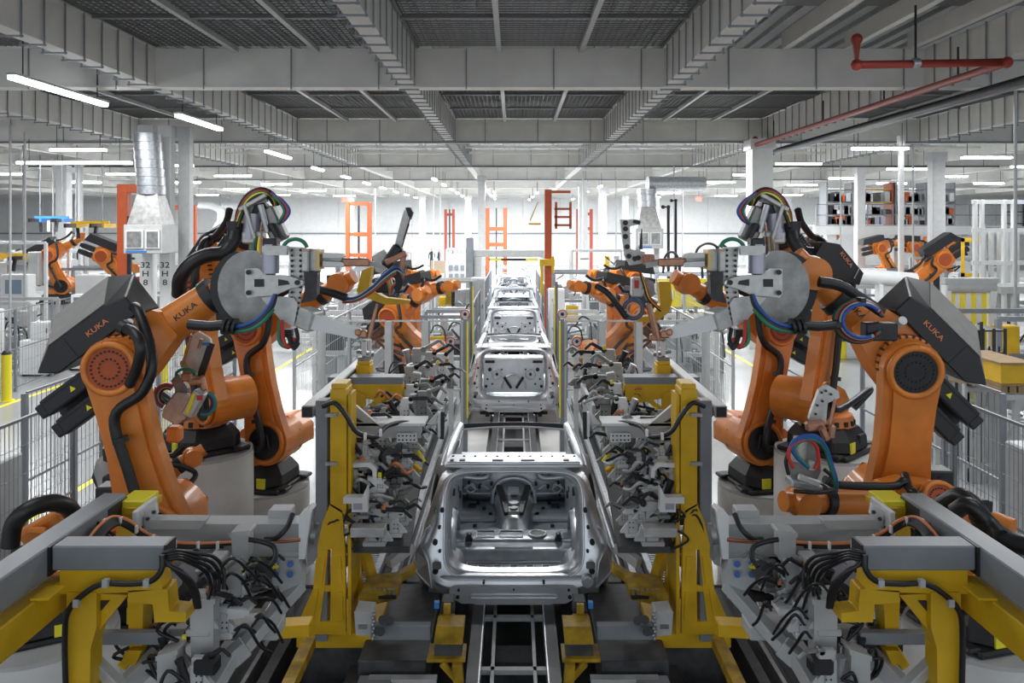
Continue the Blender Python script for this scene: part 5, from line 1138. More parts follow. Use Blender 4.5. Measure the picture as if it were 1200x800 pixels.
fence([(-12.4, 18.5), (-13.9, 31)], 2.1, 'long grey mesh fence far left in front of the neighbouring line', step=2.0, dens=.16)
fence([(5.1, 4.8), (5.1, 9.4)], 2.2, 'grey wire mesh fence nearest the camera at the right edge', step=1.55, dens=.07)
fence([(5.85, 9.7), (5.85, 17.5)], 2.2, 'slim posts fence standing on the bright floor behind the right robots', mesh=False, step=1.4)
fence([(6.3, 9.2), (9.5, 9.4)], 2.1, 'mesh fence panel at the right edge below the yellow boxes', step=1.6, dens=.1)
fence([(7.9, 11.3), (11.5, 11.3)], 2.0, 'white framed fence far right in front of the yellow boxes', mesh=False, pm=white, step=1.8)
for sx, nm in ((-1, 'left'), (1, 'right')):
    fence([(sx*3.1, 13.2), (sx*3.1, 30)], 2.6, 'tall grey mesh fence receding on the %s side of the line' % nm, step=2.1, dens=.14, pm=lgrey)
    fence([(sx*.86, 14.3), (sx*1.55, 14.3), (sx*2.2, 14.3), (sx*3.4, 14.3)], 2.53, 'clear glazed fence across the %s half of the line behind the clamp frames' % nm, mesh=False, glazed=True, step=5, pm=lgrey, pw=.1)
    fence([(sx*4.6, 17), (sx*4.6, 34)], 2.4, 'grey mesh fence farther %s of the middle robots' % nm, step=2.4, dens=.17, pm=lgrey)
    fence([(sx*1.22, 19), (sx*1.22, 44)], 1.9, 'grey guard posts lining the %s side of the third to fifth body' % nm, mesh=False, step=2.5, pm=grey, pw=.09)
    t = thing('light_curtain', (sx*.84, 14.2, 0), 'tall black and yellow light curtain post on the %s, before the second body' % nm, 'light curtain')
    ob('post', MB().bb(sx*.84-.035, sx*.84+.035, 14.0, 14.1, 0, 2.6), grey, t); ob('yellow_edge', MB().bb(sx*.8-.012, sx*.8+.012, 13.97, 14.05, .9, 2.55), yellow2, t)
    t = thing('light_curtain', (sx*1.0, 19, 0), 'second light curtain post on the %s, before the third body' % nm, 'light curtain')
    ob('post', MB().bb(sx*1.0-.035, sx*1.0+.035, 19.0, 19.1, 0, 2.9), grey, t); ob('yellow_edge', MB().bb(sx*.96-.012, sx*.96+.012, 18.95, 19.05, .9, 2.8), yellow2, t)
    for x, y, d, lb in ((528, 400, 13.6, 'lower'), (545, 368, 18.5, 'upper')):
        if sx > 0: x = 1204-x
        q = P(x, y, d); t = thing('electrode_dresser', q, 'round white disc with red rim and black centre, %s one on the %s' % (lb, nm), 'disc')
        ob('disc', MB().cyl(q, q+V((0, .06, 0)), .085*d/14, n=20), white, t)
        ob('red_rim', MB().tube([q+V((math.cos(a*PI/8), -.1, math.sin(a*PI/8)))*.08*(d/14) for a in range(17)], .01, 5, sp=False), redc, t)
        ob('black_centre', MB().cyl(q-V((0, .01, 0)), q+V((0, .0, 0)), .03*d/14, n=12), black, t)
        ob('stand', MB().bb(q.x-.04, q.x+.04, d+.08, d+.16, 0, q.z), lgrey, t)
# ================================================================ cabinets, bollards, floor lines
def cabinet(x, y, w_, dp, h, z0, label, m=white, scr=False, cat='cabinet', legs=False, doors=1):
    t = thing('control_cabinet', (x, y, z0), label, cat)
    ob('housing', MB().bb(x-w_/2, x+w_/2, y-dp/2, y+dp/2, z0+(.08 if legs else 0), z0+h), m, t, bevel=.02)
    for i in range(doors):
        a = x-w_/2+w_/doors*i; dd = ob('door', MB().bb(a+.02, a+w_/doors-.02, y-dp/2-.02, y-dp/2, z0+.06, z0+h-.05), m, t, bevel=.006)
        ob('handle', MB().box((a+w_/doors-.07, y-dp/2-.03, z0+h*.55), .025, .02, .14), darkm, dd)
    if scr: ob('display', MB().bb(x-w_*.3, x+w_*.3, y-dp/2-.03, y-dp/2-.02, z0+h*.55, z0+h*.88), screen, t)
    if legs:
        for a in (-1, 1): ob('leg', MB().bb(x+a*w_*.42-.03, x+a*w_*.42+.03, y-dp*.4, y+dp*.4, z0, z0+.08), darkm, t)
    return t
cabinet(-5.75, 8.6, .62, .8, 1.15, .55, 'light grey cabinet behind the nearest left mesh fence', lgrey); cabinet(-5.75, 7.6, .6, .7, .8, .55, 'lower grey cabinet with vents at the left edge', lgrey)
cabinet(6.0, 8.9, .75, .8, 1.2, .55, 'light grey cabinet with a bent conduit behind the nearest right mesh fence', lgrey); cabinet(6.6, 8.0, .6, .7, 1.1, .55, 'second light grey cabinet at the right edge behind mesh', lgrey)
for x, y, lb in ((-5.75, 8.1, 'left'), (6.2, 8.4, 'right')):
    t = thing('cabinet_plinth', (x, y, 0), 'dark steel plinth under the fenced %s cabinets' % lb, 'plinth'); ob('frame', MB().bb(x-.5, x+1.0, y-1.0, y+1.0, .4, .54), mach, t); ob('feet', MB().bb(x-.45, x+.95, y-.9, y+.9, 0, .4), mach, t)
    t = thing('bent_conduit', (x, y-.2, 1.3), 'curved grey conduit arching off the fenced %s cabinet' % lb, 'conduit'); ob('tube', MB().tube([(x+.3, y-.0, 1.6), (x+.1, y-.4, 1.55), (x, y-.5, 1.2), (x, y-.5, .56)], .02, 8), lgrey, t)
cabinet(-13.4, 23, .85, .7, 1.0, 0, 'white wheeled cabinet behind the left black supply box', white, legs=True); cabinet(-13.3, 23, .55, .5, .5, 1.0, 'white box on the wheeled cabinet, leftmost of the stack', white); cabinet(-12.75, 23.4, .6, .5, .55, 1.0, 'white box beside the leftmost box, middle of the stack', white)
cabinet(-12.65, 23.8, .5, .4, .65, 1.56, 'white terminal with dark display on top of the stack', white, scr=True); cabinet(-12.7, 23.9, .5, .7, 1.0, 0, 'second white wheeled cabinet, right of the first', white, legs=True)
cabinet(-14.6, 22.4, .7, .6, 1.9, 0, 'tall white cabinet at the far left edge', white); cabinet(-14.4, 21, .4, .4, 1.5, 0, 'slim white terminal at the left edge with signal lights', white, scr=True)
cabinet(-16.5, 27, .9, .5, 1.4, 1.2, 'white monitor housing far left', white, scr=True); cabinet(-18.6, 27.5, 1.6, .5, 1.6, .9, 'big white cabinet behind the monitor housing', white)
cabinet(-12.9, 26.5, .75, .4, 1.4, 1.0, 'light operator panel with screen left of the orange column', lgrey, scr=True); cabinet(-13.9, 26.8, 1.0, .4, 1.2, 1.4, 'white board left of the operator panel', white)
for x, y, lb in ((-12.2, 19.5, 'left edge of the photo'), (-14.2, 31.5, 'far left fence'), (-8.3, 19.2, 'left aisle, nearer one'), (-8.2, 20.4, 'left aisle, farther one')):
    t = thing('bollard', (x, y, 0), 'yellow safety bollard at the '+lb, 'bollard'); ob('tube', MB().cyl((x, y, .02), (x, y, 1.12), .11, n=18), yellow2, t); ob('cap', MB().sph((x, y, 1.12), .11, 14, 8), black if y == 19.5 else yellow2, t); ob('foot', MB().cyl((x, y, 0), (x, y, .02), .18, n=18), yellow2, t)
for i, (x, a, b_) in enumerate(((-6.95, 10, 34), (-11.95, 12, 34), (7.2, 18, 40), (12.0, 12, 40))):
    struct('trim_%d' % (900+i), MB().bb(x-.06, x+.06, a, b_, .0, .004), sticker, label='yellow floor line')
# ================================================================ hoists, portals, racks
def frame_gantry(xs, y, z1, w_, label, m, rungs, depth=.3):
    t = thing('steel_gantry', (sum(xs)/2, y, 0), label, 'gantry')
    for x in xs: ob('post', MB().bb(x-w_/2, x+w_/2, y-depth/2, y+depth/2, 0, z1), m, t)
    for z in rungs: ob('crossbar', MB().bb(xs[0], xs[1], y-depth/3, y+depth/3, z-w_/2, z+w_/2), m, t)
    ob('lift_chain', MB().bb(sum(xs)/2-.05, sum(xs)/2+.05, y-.05, y+.05, .5, z1), darkm, t)
    return t
frame_gantry((-9.2, -8.0), 45, 5.5, .22, 'orange lifting frame left of centre', orange2, (5.45, 3.75, 2.6))
frame_gantry((-2.0, -.65), 62, 5.6, .3, 'orange lifting frame above the portal', orange2, (4.0, 2.8))
frame_gantry((5.2, 6.3), 66, 5.6, .25, 'thin dark red frame right of the hoist', redd, (5.2, 4))
frame_gantry((-5.2, -4.6), 62, 5.5, .2, 'slim dark red frame right of the two people', redd, (5.1,))
frame_gantry((-22, -20.5), 52, 5.5, .3, 'orange frame far left behind the robots', orange2, (5.4, 3.6))
t = thing('orange_hoist', (1.28, 30, 0), 'tall orange hoist column right of the car bodies with a yellow clamp', 'hoist')
ob('column', MB().bb(1.14, 1.40, 29.8, 30.1, 0, 5.55), orange2, t, bevel=.01); ob('jib', MB().bb(1.40, 2.1, 29.9, 30.0, 5.42, 5.52), orange2, t)
for z in (4.2, 4.5, 4.8): ob('lattice_bar', MB().bb(1.5, 2.1, 29.9, 30.0, z, z+.08), orange2, t)
for x in (1.52, 2.05): ob('lattice_post', MB().bb(x, x+.09, 29.9, 30.0, 4.1, 5.1), orange2, t)
ob('yellow_clamp', MB().bb(.95, 1.5, 29.6, 29.8, 2.75, 3.0).bb(.97, 1.08, 29.6, 29.75, 1.7, 2.75).bb(1.38, 1.48, 29.6, 29.75, 2.5, 3.1), yellow, t, bevel=.01)
ob('hook_block', MB().bb(.55, 1.0, 29.9, 30.0, 4.25, 4.32).bar((.6, 29.95, 4.4), (.9, 29.95, 5.1), .04, .04), yellow, t)
t = thing('orange_column', (-11.65, 24.2, 0), 'tall rust orange hoist column left of the left air unit', 'hoist')
ob('column', MB().bb(-11.8, -11.5, 24.1, 24.4, 0, 5.45), orange2, t, bevel=.01); ob('head', MB().bb(-11.5, -11.2, 24.1, 24.3, 5.2, 5.45), orange2, t); ob('carriage', MB().bb(-11.5, -11.15, 24.0, 24.3, 1.4, 2.7), orange2, t); ob('cable_chain', MB().bb(-11.45, -11.35, 24.0, 24.1, 2.7, 4.5), darkm, t)
t = thing('line_portal', (0, 36, 0), 'light grey portal spanning the line with a black and yellow bar', 'portal')
ob('lintel', MB().bb(-1.75, 1.35, 35.8, 36.2, 2.85, 3.15), lgrey, t, bevel=.02); ob('warning_bar', MB().bb(-1.1, 1.05, 35.7, 35.8, 2.68, 2.78), black, t)
for x in (-.8, .78): ob('yellow_hatch', MB().bb(x-.25, x+.25, 35.68, 35.7, 2.7, 2.76), sticker, t)
for x in (-1.6, 1.35): ob('leg', MB().bb(x-.17, x+.17, 35.8, 36.2, 0, 2.85), lgrey, t, bevel=.01)
ob('side_unit', MB().bb(-2.1, -1.78, 35.6, 36.3, 0, 3.7), grey, t, bevel=.02)
t = thing('parts_rack', (-3.0, 42, 0), 'white parts rack with two rows of openings left of the portal', 'rack')
ob('body', MB().bb(-3.5, -1.9, 42, 42.8, 0, 2.75), white, t)
for j in range(2):
    for i in range(5): ob('opening', MB().bb(-3.35+i*.3, -3.15+i*.3, 41.95, 42.0, 1.9-j*.45, 2.2-j*.45), grey, t)
for i in range(7): ob('panel_part', MB().box((-3.3+i*.22, 42.2, 2.9), .18, .3, .25), lgrey, t, bevel=.05)
t = thing('board', (-5.6, 60, 0), 'tan board wall left of the white rack', 'board'); ob('sheet', MB().bb(-6.15, -4.8, 60, 60.1, .7, 1.65), tan, t); ob('leg', MB().bb(-6.0, -5.9, 60.02, 60.08, 0, .7), grey, t); ob('leg', MB().bb(-5.05, -4.95, 60.02, 60.08, 0, .7), grey, t)
struct('trim_950', MB().bb(-9, -4, 67, 72, 0, .55), conc, label='raised platform')
# people far away
def person(x, y, z, h, label, face, tone):
    t = thing('person', (x, y, z), label, 'person')
    me = bpy.data.meshes.new('body'); o = bpy.data.objects.new('body', me); col.objects.link(o); o.parent = t
    vs = [(0, 0, .93), (0, 0, 1.18), (0, 0, 1.42), (0, 0, 1.52), (0, -.02, 1.66), (.1, 0, .88), (.12, -.02, .48), (.13, 0, .08), (.13, -.13, .04), (-.1, 0, .88), (-.11, .03, .48), (-.12, .06, .08), (-.12, -.07, .04),
          (.19, 0, 1.4), (.26, -.02, 1.13), (.2, -.2, 1.0), (-.19, 0, 1.4), (-.26, 0, 1.13), (-.27, -.08, .88)]
    es = [(0, 1), (1, 2), (2, 3), (3, 4), (0, 5), (5, 6), (6, 7), (7, 8), (0, 9), (9, 10), (10, 11), (11, 12), (2, 13), (13, 14), (14, 15), (2, 16), (16, 17), (17, 18)]
    ca, sa = math.cos(face), math.sin(face)
    me.from_pydata([(a*ca-b*sa, a*sa+b*ca, c*h/1.76) for a, b, c in vs], es, []); me.materials.append(tone)
    sk = o.modifiers.new('skin', 'SKIN'); rad = [.13, .14, .15, .06, .085, .09, .065, .045, .035, .09, .065, .045, .035, .06, .045, .03, .06, .045, .03]
    for v_, r_ in zip(me.skin_vertices[0].data, rad): v_.radius = (r_, r_*.85)
    me.skin_vertices[0].data[0].use_root = True
    o.modifiers.new('sub', 'SUBSURF').levels = 1
    q = V((x, y, z))+V((0, -.02, 1.64))*(h/1.76); ob('head', MB().sph(q, .1, 12, 8, (1, 1, 1.25)), skin, t); ob('hair', MB().sph(q+V((0, .03, .04)), .1, 12, 8, (1, .95, 1.1)), black, t)
person((506-602)*68/950, 68, .55, 1.78, 'person in dark clothes standing far back left of the portal, the left one', .3, cloth)
person((515-602)*69/950, 69, .55, 1.72, 'person in dark clothes beside the first, turned to the right', -.9, cloth)
# ================================================================ neighbouring lines
def cell(x, y, w_, h, label, seed, tone=lgrey, dp=1.5, busy=5):
    """open machine frame with shelves, boxes and tooling"""
    r = random.Random(seed); t = thing('tooling_station', (x, y, 0), label, 'machine')
    for a in (-1, 1):
        for b in (-1, 1): ob('post', MB().bb(x+a*w_/2-.05, x+a*w_/2+.05, y+b*dp/2-.05, y+b*dp/2+.05, 0, h), tone, t)
    for z in (h, h*.55, .4):
        ob('rail', MB().bb(x-w_/2, x+w_/2, y-dp/2-.04, y-dp/2+.04, z-.05, z+.05), tone, t); ob('rail', MB().bb(x-w_/2, x+w_/2, y+dp/2-.04, y+dp/2+.04, z-.05, z+.05), tone, t)
    for i in range(busy):
        bx = x+r.uniform(-.4, .4)*w_; bz = r.choice((.45, h*.55+.05)); bw = r.uniform(.15, .5); bh = r.uniform(.2, h*.38); by = y+r.uniform(-.4, .4)*dp
        ob('tooling_block', MB().bb(bx-bw/2, bx+bw/2, by-.2, by+.2, bz, bz+bh), r.choice((white, lgrey, grey, lgrey, darkm, steel, yellow if r.random() < .3 else lgrey)), t, bevel=.02)
    for i in range(busy):
        a = V((x+r.uniform(-.5, .5)*w_, y-dp/2, r.uniform(.5, h))); b_ = a+V((r.uniform(-.5, .5), r.uniform(-.1, .3), r.uniform(-.5, .3)))
        ob('strut', MB().bar(a, b_, .05, .05), r.choice((lgrey, darkm, white, grey)), t)
    for i in range(2):
        a = V((x+r.uniform(-.4, .4)*w_, y-dp/2-.1, h*r.uniform(.5, .9))); ob('cable', MB().tube([a, a+V((.15, -.05, .25)), a+V((.4, 0, .1)), a+V((.45, 0, -.5))], .025, 5, 3), rubber, t)
    return t
L = 0
for px, d, w_, h, lb in ((20, 30, 3, 3.6, 'at the far left edge'), (70, 33, 3, 3.2, 'far left behind the white column'), (110, 31, 2.4, 2.6, 'left of the orange column'), (14, 25, 2.0, 1.9, 'low, behind the left fence'), (135, 25, 1.2, 1.7, 'low, behind the fence near the orange column'),
                        (215, 30, 2.0, 1.8, 'right of the left air unit'), (240, 36, 2.4, 2.2, 'behind the raised left cables'), (345, 30, 2.2, 1.9, 'behind the left gun arm'), (392, 28, 2.0, 2.0, 'left of the yellow bracket gun'), (380, 40, 3, 2.4, 'below the orange frame'), (445, 34, 2.4, 2.4, 'behind the upright gun'), (450, 48, 3, 2.6, 'below the two people'),
                        (418, 21, 1.8, 1.9, 'behind the left mesh fence'), (440, 24.5, 1.8, 2.2, 'inside the left mesh fence'), (520, 24, 1.2, 1.6, 'close left of the third body'), (535, 30, 1.6, 2.2, 'left of the fourth body'), (545, 50, 2.2, 2.8, 'far left of the portal'),
                        (680, 24, 1.2, 1.6, 'close right of the third body'), (672, 32, 1.6, 2.4, 'right of the fourth body'), (700, 40, 2.6, 3.0, 'right of the orange hoist'), (720, 28, 2.0, 2.2, 'behind the right dark robots'), (770, 27, 2.0, 1.9, 'behind the right yellow bracket'), (800, 34, 2.4, 2.2, 'below the arched hoses'), (838, 30, 2.0, 2.0, 'behind the right grey gun plate'), (790, 21, 1.8, 1.8, 'inside the right mesh fence'),
                        (1010, 30, 2.4, 2.0, 'behind the supply box at the right'), (1060, 33, 2.6, 2.4, 'below the mezzanine'), (1120, 30, 2.6, 3.0, 'right of the wide grey column'), (1180, 27, 2.4, 2.6, 'below the white tower'), (1150, 22, 2.2, 2.2, 'behind the striped door'), (1190, 16.5, 1.6, 2.4, 'crowded, at the right edge above the yellow boxes'), (960, 33, 2.2, 2.0, 'right of the wide white column')):
    L += 1; tone = (lgrey, white, lgrey, grey)[L % 4]
    cell((px-CX)*d/F, d, w_, h, '%s tooling frame %s' % ({lgrey: 'light grey', white: 'white', grey: 'grey'}[tone], lb), 100+L, tone, busy=7)
for i, (px, d, h, w_, lb) in enumerate(((195, 27, 1.9, .9, 'right of the lettered columns'), (268, 33, 2.0, 1.2, 'behind the raised left robot'), (365, 33, 1.8, 1.1, 'below the orange lifting frame'), (410, 33, 1.9, 1.2, 'left of the upright gun'), (470, 40, 1.9, 1.4, 'below the tan board'), (498, 36, 1.7, 1.2, 'in front of the white rack'), (560, 30, 2.3, .5, 'left of the third body'),
                                         (652, 26, 2.2, .5, 'right of the third body'), (690, 36, 2.2, 1.0, 'behind the orange hoist'), (745, 31, 2.0, 1.0, 'below the right air unit'), (795, 24, 1.7, .9, 'left of the yellow panels'), (822, 24, 1.7, .9, 'below the yellow panels'), (925, 30, 1.9, 1.1, 'behind the round wrist'), (1000, 26, 1.7, 1.2, 'left of the roller door'), (1082, 17.5, 2.4, .5, 'left of the striped door'), (1098, 17.2, 2.05, .45, 'beside the striped door, lower one'))):
    cabinet((px-CX)*d/F, d, w_, .7, h, 0, 'white machine cabinet '+lb, white if i % 3 else lgrey, scr=i in (3, 9, 14), doors=2 if w_ > 1 else 1)
# yellow panels, green bins
for i, x in enumerate((4.45, 5.2, 5.95)):
    t = thing('machine_guard', (x, 23.2, 0), 'yellow machine guard panel behind the right gun, %s' % ('leftmost', 'middle', 'rightmost')[i], 'guard panel'); ob('sheet', MB().bb(x-.34, x+.34, 23.1, 23.2, 1.9, 2.7), yellow2, t, bevel=.01); ob('window', MB().bb(x-.1, x+.1, 23.08, 23.1, 2.1, 2.4), white, t); ob('leg', MB().bb(x-.05, x+.05, 23.12, 23.18, 0, 1.9), grey, t)
for i, (px, py) in enumerate(((958, 372), (975, 378))):
    d = 26; x = (px-CX)*d/F; t = thing('green_bin', (x, d, 0), 'green bin with yellow base on the bright floor, %s' % ('left', 'right')[i], 'bin')
    ob('tub', MB().bb(x-.3, x+.3, d-.4, d+.4, .55, 1.5), greenc, t, bevel=.03); ob('base', MB().bb(x-.3, x+.3, d-.4, d+.4, 0, .55), yellow2, t, bevel=.02)
# hoses arched over the right machines
for i, (px, py, w_) in enumerate(((787, 298, 10), (810, 300, 14), (830, 288, 16), (842, 296, 12), (846, 290, 9))):
    d = 30; t = thing('arched_hose', P(px, py, d), 'dark arched hose over the right hand machines, number %s from the left' % ('one', 'two', 'three', 'four', 'five')[i], 'hose')
    ob('tube', MB().tube([P(px-w_, py+22, d), P(px-w_*.8, py+4, d), P(px, py-3, d), P(px+w_*.8, py+6, d), P(px+w_, py+40, d)], .05, 7), darkm, t)
    ob('foot', MB().bb(P(px+w_, 0, d).x-.05, P(px+w_, 0, d).x+.05, d-.05, d+.05, 0, P(0, py+40, d).z), lgrey, t)
# mezzanine at the right
d = 42; s_ = d/F
t = thing('mezzanine', (21, d, 0), 'white steel mezzanine with racks above the right hand robots', 'mezzanine')
ob('edge_beam', MB().bb(15.6, 26.5, d, d+.3, 3.75, 4.2), white, t); ob('deck', MB().bb(15.6, 26.5, d, d+9, 4.2, 4.25), lgrey, t)
for x in (16.6, 20.1, 23.6): ob('column', MB().bb(x-.25, x+.25, d+.31, d+.8, 0, 4.19), white, t)
for i in range(9): ob('rail_post', MB().bb(15.7+i*1.33, 15.75+i*1.33, d+.1, d+.15, 4.2, 5.3), grey, t)
for z in (4.75, 5.3): ob('hand_rail', MB().bb(15.7, 26.4, d+.1, d+.15, z, z+.05), grey, t)
r = random.Random(5)
for k, (x0, x1) in enumerate(((17.2, 18.6), (18.8, 20.8), (21.0, 22.6), (22.8, 24.2))):
    o = thing('storage_rack', ((x0+x1)/2, d+3, 4.25), 'crowded storage rack on the mezzanine, %s' % ('leftmost', 'second, with orange frame', 'third from the left', 'rightmost')[k], 'rack')
    for x in (x0, x1): ob('upright', MB().bb(x-.05, x+.05, d+2.5, d+3.5, 4.26, 6.6), (orange2 if k == 1 else grey), o)
    for z in (4.8, 5.5, 6.2): ob('shelf', MB().bb(x0, x1, d+2.5, d+3.5, z, z+.05), (yellow if k == 1 else grey), o)
    for i in range(22):
        x = r.uniform(x0+.2, x1-.2); z = r.choice((4.3, 4.86, 5.56)); ob('crate', MB().bb(x-.12, x+.12, d+2.4, d+3.2, z, z+r.uniform(.2, .6)), r.choice((grey, darkm, steel, mach, lgrey, orange2, lilac)), o)
t = thing('steel_stair', (25.2, 38, 0), 'dark railed stair platform right of the mezzanine', 'stair')
for z in (4.3, 4.85, 5.4):
    ob('rail', MB().bb(23.0, 27.4, 38, 38.04, z, z+.05), darkm, t)
for x in (23.0, 23.9, 24.8, 25.7, 26.6, 27.4): ob('rail_post', MB().bb(x-.03, x+.03, 38, 38.05, 4.2, 5.4), darkm, t)
ob('stringer', MB().bar((25.2, 38, 5.6), (27.0, 38, 2.0), .06, .1).bar((25.9, 38, 5.4), (27.6, 38, 2.0), .05, .05), darkm, t); ob('landing', MB().bb(23, 27.4, 38, 39.5, 4.1, 4.18), grey, t); ob('support', MB().bb(23.2, 23.4, 38.2, 38.4, 0, 4.1), grey, t)
# white tower at the right
t = thing('white_tower', (12.3, 20, 0), 'white profile tower with an upper platform at the right edge', 'machine')
for px in (1142, 1150, 1176, 1187): x = (px-CX)*20/F; ob('upright', MB().bb(x-.04, x+.04, 19.92, 20.04, 0, 4.85), white, t, bevel=.01)
for px in (1151, 1160, 1170, 1180, 1190): x = (px-CX)*20.6/F; ob('upright', MB().bb(x-.04, x+.04, 20.5, 20.6, 1.9, 4.1), lgrey, t)
for y, z in ((19.95, 4.8), (19.95, 4.1), (19.95, 3.3), (19.95, 2.75), (19.95, 2.6)): ob('rail', MB().bb(11.3, 13.6, y, y+.08, z-.05, z+.05), white, t)
ob('platform', MB().bb(11.9, 14, 19.8, 21.5, 2.55, 2.72), lgrey, t); ob('yellow_gate', MB().bb(11.5, 12.1, 20.8, 20.85, 3.8, 3.9).bb(11.5, 12.1, 20.8, 20.85, 2.9, 3.0).bb(11.5, 11.57, 20.8, 20.85, 2.9, 3.9).bb(12.03, 12.1, 20.8, 20.85, 2.9, 3.9), yellow, t)
t = thing('blue_sign', P(1196, 243, 20), 'blue and white sign panel at the right edge', 'sign'); q = P(1196, 243, 20); ob('panel', MB().bb(q.x-.13, q.x+.3, 19.6, 19.63, q.z-.1, q.z+.16), blue, t); ob('lower_band', MB().bb(q.x-.13, q.x+.3, 19.6, 19.63, q.z-.24, q.z-.101), white, t)
# striped roll door
t = thing('striped_door', (10.2, 18, 0), 'white roll-up door with yellow vertical stripes under a round header', 'door')
x0, x1 = (1113-CX)*18/F, (1157-CX)*18/F
ob('header', MB().cyl((x0-.1, 18, 2.85), (x1+.15, 18, 2.85), .13, n=16).bb(x0-.15, x1+.2, 17.9, 18.1, 2.93, 3.05), lgrey, t)
nn = 7
for i in range(nn): a = x0+(x1-x0)*i/nn; ob('door_strip', MB().bb(a, a+(x1-x0)/nn-.01, 18, 18.03, .1, 2.75), yellow2 if i % 2 == 0 else white, t)
for x in (x0-.08, x1+.08): ob('jamb', MB().bb(x-.06, x+.06, 17.9, 18.1, 0, 2.9), white, t)
t = thing('signal_lamp', (x0-.2, 17.6, 0), 'red signal lamp on a post left of the striped door', 'signal lamp'); ob('lens', MB().cyl((x0-.2, 17.6, 2.0), (x0-.2, 17.6, 2.12), .05, n=10), redl, t); ob('post', MB().cyl((x0-.2, 17.6, 0), (x0-.2, 17.6, 2.0), .03, n=8), grey, t)
t = thing('roller_shutter', ((1045-CX)*24/F, 24, 0), 'white covered conveyor bridge with roller shutter, right of the supply box', 'machine')
xx = (1045-CX)*24/F; ob('cover', MB().cyl((xx-1.2, 24, 2.75), (xx+.7, 24, 2.6), .22, n=14).bb(xx-2.2, xx-.2, 23.9, 24.1, 2.75, 2.95), white, t)
for i in range(9): ob('slat', MB().bb(xx-.35, xx+.35, 23.8, 23.84, 1.1+i*.15, 1.23+i*.15), lgrey, t)
ob('frame', MB().bb(xx-.5, xx-.38, 23.7, 24.0, 0, 2.5).bb(xx+.38, xx+.5, 23.7, 24.0, 0, 2.5), white, t)
for k, (px0, px1, lb) in enumerate(((1088, 1122, 'left, holding pale side panels'), (1124, 1150, 'middle'), (1152, 1178, 'right, with a white label sheet'))):
    dd = 14.6; x0, x1 = (px0-CX)*dd/F, (px1-CX)*dd/F
    t = thing('parts_trolley', ((x0+x1)/2, dd, 0), 'black tube parts trolley in front of the striped door, '+lb, 'trolley')
    for x in (x0, (x0+x1)/2, x1): ob('upright', MB().bb(x-.02, x+.02, dd-.02, dd+.02, .1, 2.6-.12*k), black, t); ob('upright', MB().bb(x-.02, x+.02, dd+.8, dd+.84, .1, 2.6-.12*k), black, t)
    for z in (.4, 1.4, 1.9, 2.3): ob('shelf', MB().bb(x0, x1, dd, dd+.8, z, z+.03), black, t)
    for i in range(5): ob('stored_part', MB().bar((x0+.08+i*.09, dd+.1, 1.45), (x0+.14+i*.09, dd+.2, 2.2-.1*k), .03, .3), (white, darkm, lgrey, black, steel)[i], t, bevel=.01)
    for x in (x0, x1): ob('wheel', MB().cyl((x-.02, dd, .06), (x+.02, dd, .06), .06, n=12), rubber, t)
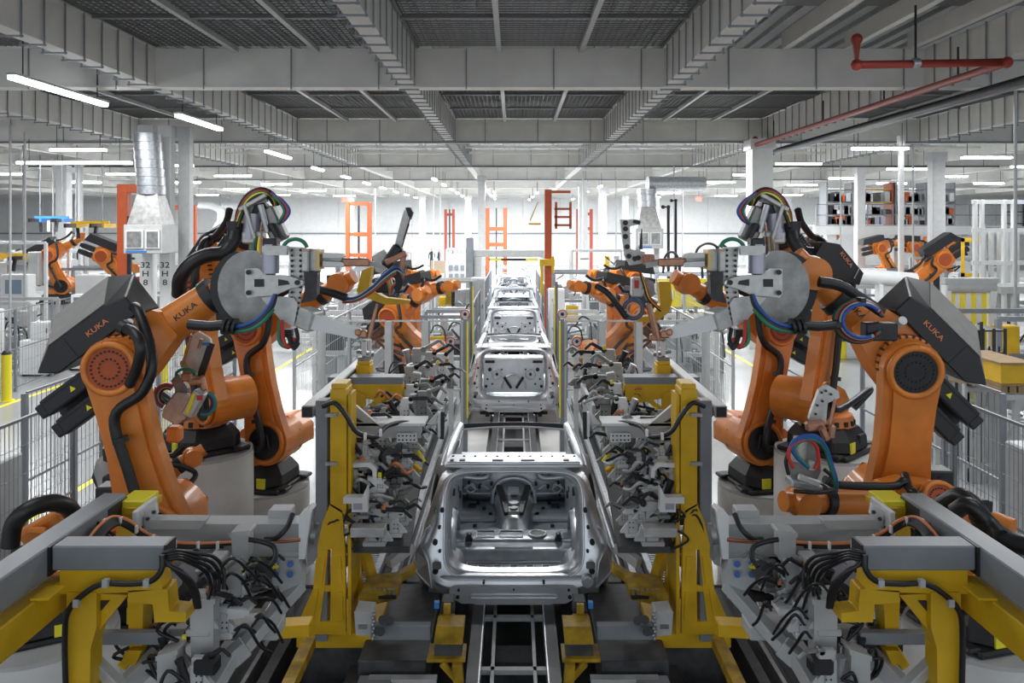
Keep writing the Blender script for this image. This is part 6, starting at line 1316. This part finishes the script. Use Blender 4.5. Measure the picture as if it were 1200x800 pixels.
for k, (px0, px1, y0, y1, dd) in enumerate(((1133, 1172, 420, 442, 13.2), (1173, 1212, 427, 450, 12.2))):
    x0, x1 = (px0-CX)*dd/F, (px1-CX)*dd/F; z0, z1 = P(0, y1, dd).z, P(0, y0, dd).z
    t = thing('yellow_box', ((x0+x1)/2, dd, z0), ('ochre yellow box wrapped with pale sheets, left one at the right edge', 'plain ochre yellow box, right one at the right edge')[k], 'box')
    ob('carton', MB().bb(x0, x1, dd, dd+1.2, z0, z1), yellow, t, bevel=.01); ob('lid', MB().bb(x0-.02, x1+.02, dd-.02, dd+1.22, z1+.001, z1+.03), wood, t)
    if k == 0:
        for i in range(3): ob('wrap_sheet', MB().bb(x0+.1+i*.18, x0+.22+i*.18, dd-.006, dd-.001, z0+.05, z1-.03), lgrey, t)
    o = thing('pallet', ((x0+x1)/2, dd, z0-.15), ('wooden pallet under the left yellow box', 'wooden pallet under the right yellow box')[k], 'pallet')
    for i in range(4): ob('block', MB().bb(x0+i*(x1-x0-.1)/3, x0+.1+i*(x1-x0-.1)/3, dd, dd+1.1, z0-.14, z0-.04), wood, o)
    ob('deck_board', MB().bb(x0, x1, dd, dd+1.2, z0-.035, z0-.001), wood, o)
    o = thing('steel_trestle', ((x0+x1)/2, dd, 0), ('grey steel trestle under the left pallet', 'grey steel trestle under the right pallet')[k], 'trestle')
    for x in (x0+.05, (x0+x1)/2, x1-.05): ob('leg', MB().bb(x-.04, x+.04, dd, dd+.08, 0, z0-.2), lgrey, o); ob('leg', MB().bb(x-.04, x+.04, dd+1, dd+1.08, 0, z0-.2), lgrey, o)
    for z in (.3, z0-.6, z0-.2): ob('rail', MB().bb(x0, x1, dd-.01, dd+.06, z-.04, z+.04), lgrey, o)
# yellow frames overhead in the left line, dark hanging bodies
for k, (px, py, dd, w_) in enumerate(((105, 262, 30, 1.4), (10, 300, 30, 1.6), (60, 256, 34, 1.4))):
    q = P(px, py, dd); t = thing('lifting_frame', q, ('yellow hanging frame with hoses above the bending robot', 'pale yellow tooling frame at the far left edge', 'dark blue stacked hanging tool near the white column')[k], 'lifting frame')
    m_ = (yellow, yellow, blue)[k]; ob('beam', MB().bb(q.x-w_/2, q.x+w_/2, dd, dd+.1, q.z, q.z+.1), m_, t)
    for i in range(4): ob('crossbar', MB().bb(q.x-w_/2+i*w_/3-.04, q.x-w_/2+i*w_/3+.04, dd-.4, dd+.5, q.z-.15, q.z), (m_ if i % 2 else darkm), t)
    for i in (-1, 1): ob('hanger', MB().cyl((q.x+i*w_/3, dd, q.z+.1), (q.x+i*w_/3, dd, ZB), .025, n=6), grey, t)
    for i in range(3): ob('gripper', MB().bar((q.x-.4+i*.35, dd-.1, q.z-.1), (q.x-.3+i*.3, dd-.2, q.z-.55), .1, .1), (darkm, white, darkm)[i], t)
# roof drop posts
for k, (px, dd) in enumerate(((12, 24), (29, 26), (62, 36), (440, 60), (508, 60), (516, 62), (683, 44), (722, 50), (790, 40), (800, 42), (985, 36), (1070, 30), (1190, 18))):
    x = (px-CX)*dd/F; t = thing('drop_post', (x, dd, 0), 'thin grey drop post from roof to floor, %s' % ('leftmost at the left edge', 'second from the left edge', 'beside the far left white column', 'left of the two people', 'above the two people', 'right of the two people', 'right of the orange hoist', 'left of the right air unit', 'right of the right air unit', 'second right of the right air unit', 'below the left end of the mezzanine', 'before the wide grey column', 'in the white tower')[k], 'post')
    ob('tube', MB().cyl((x, dd, .04), (x, dd, ZB+.02), .035, n=8), lgrey, t); ob('foot', MB().bb(x-.1, x+.1, dd-.1, dd+.1, 0, .04), grey, t)
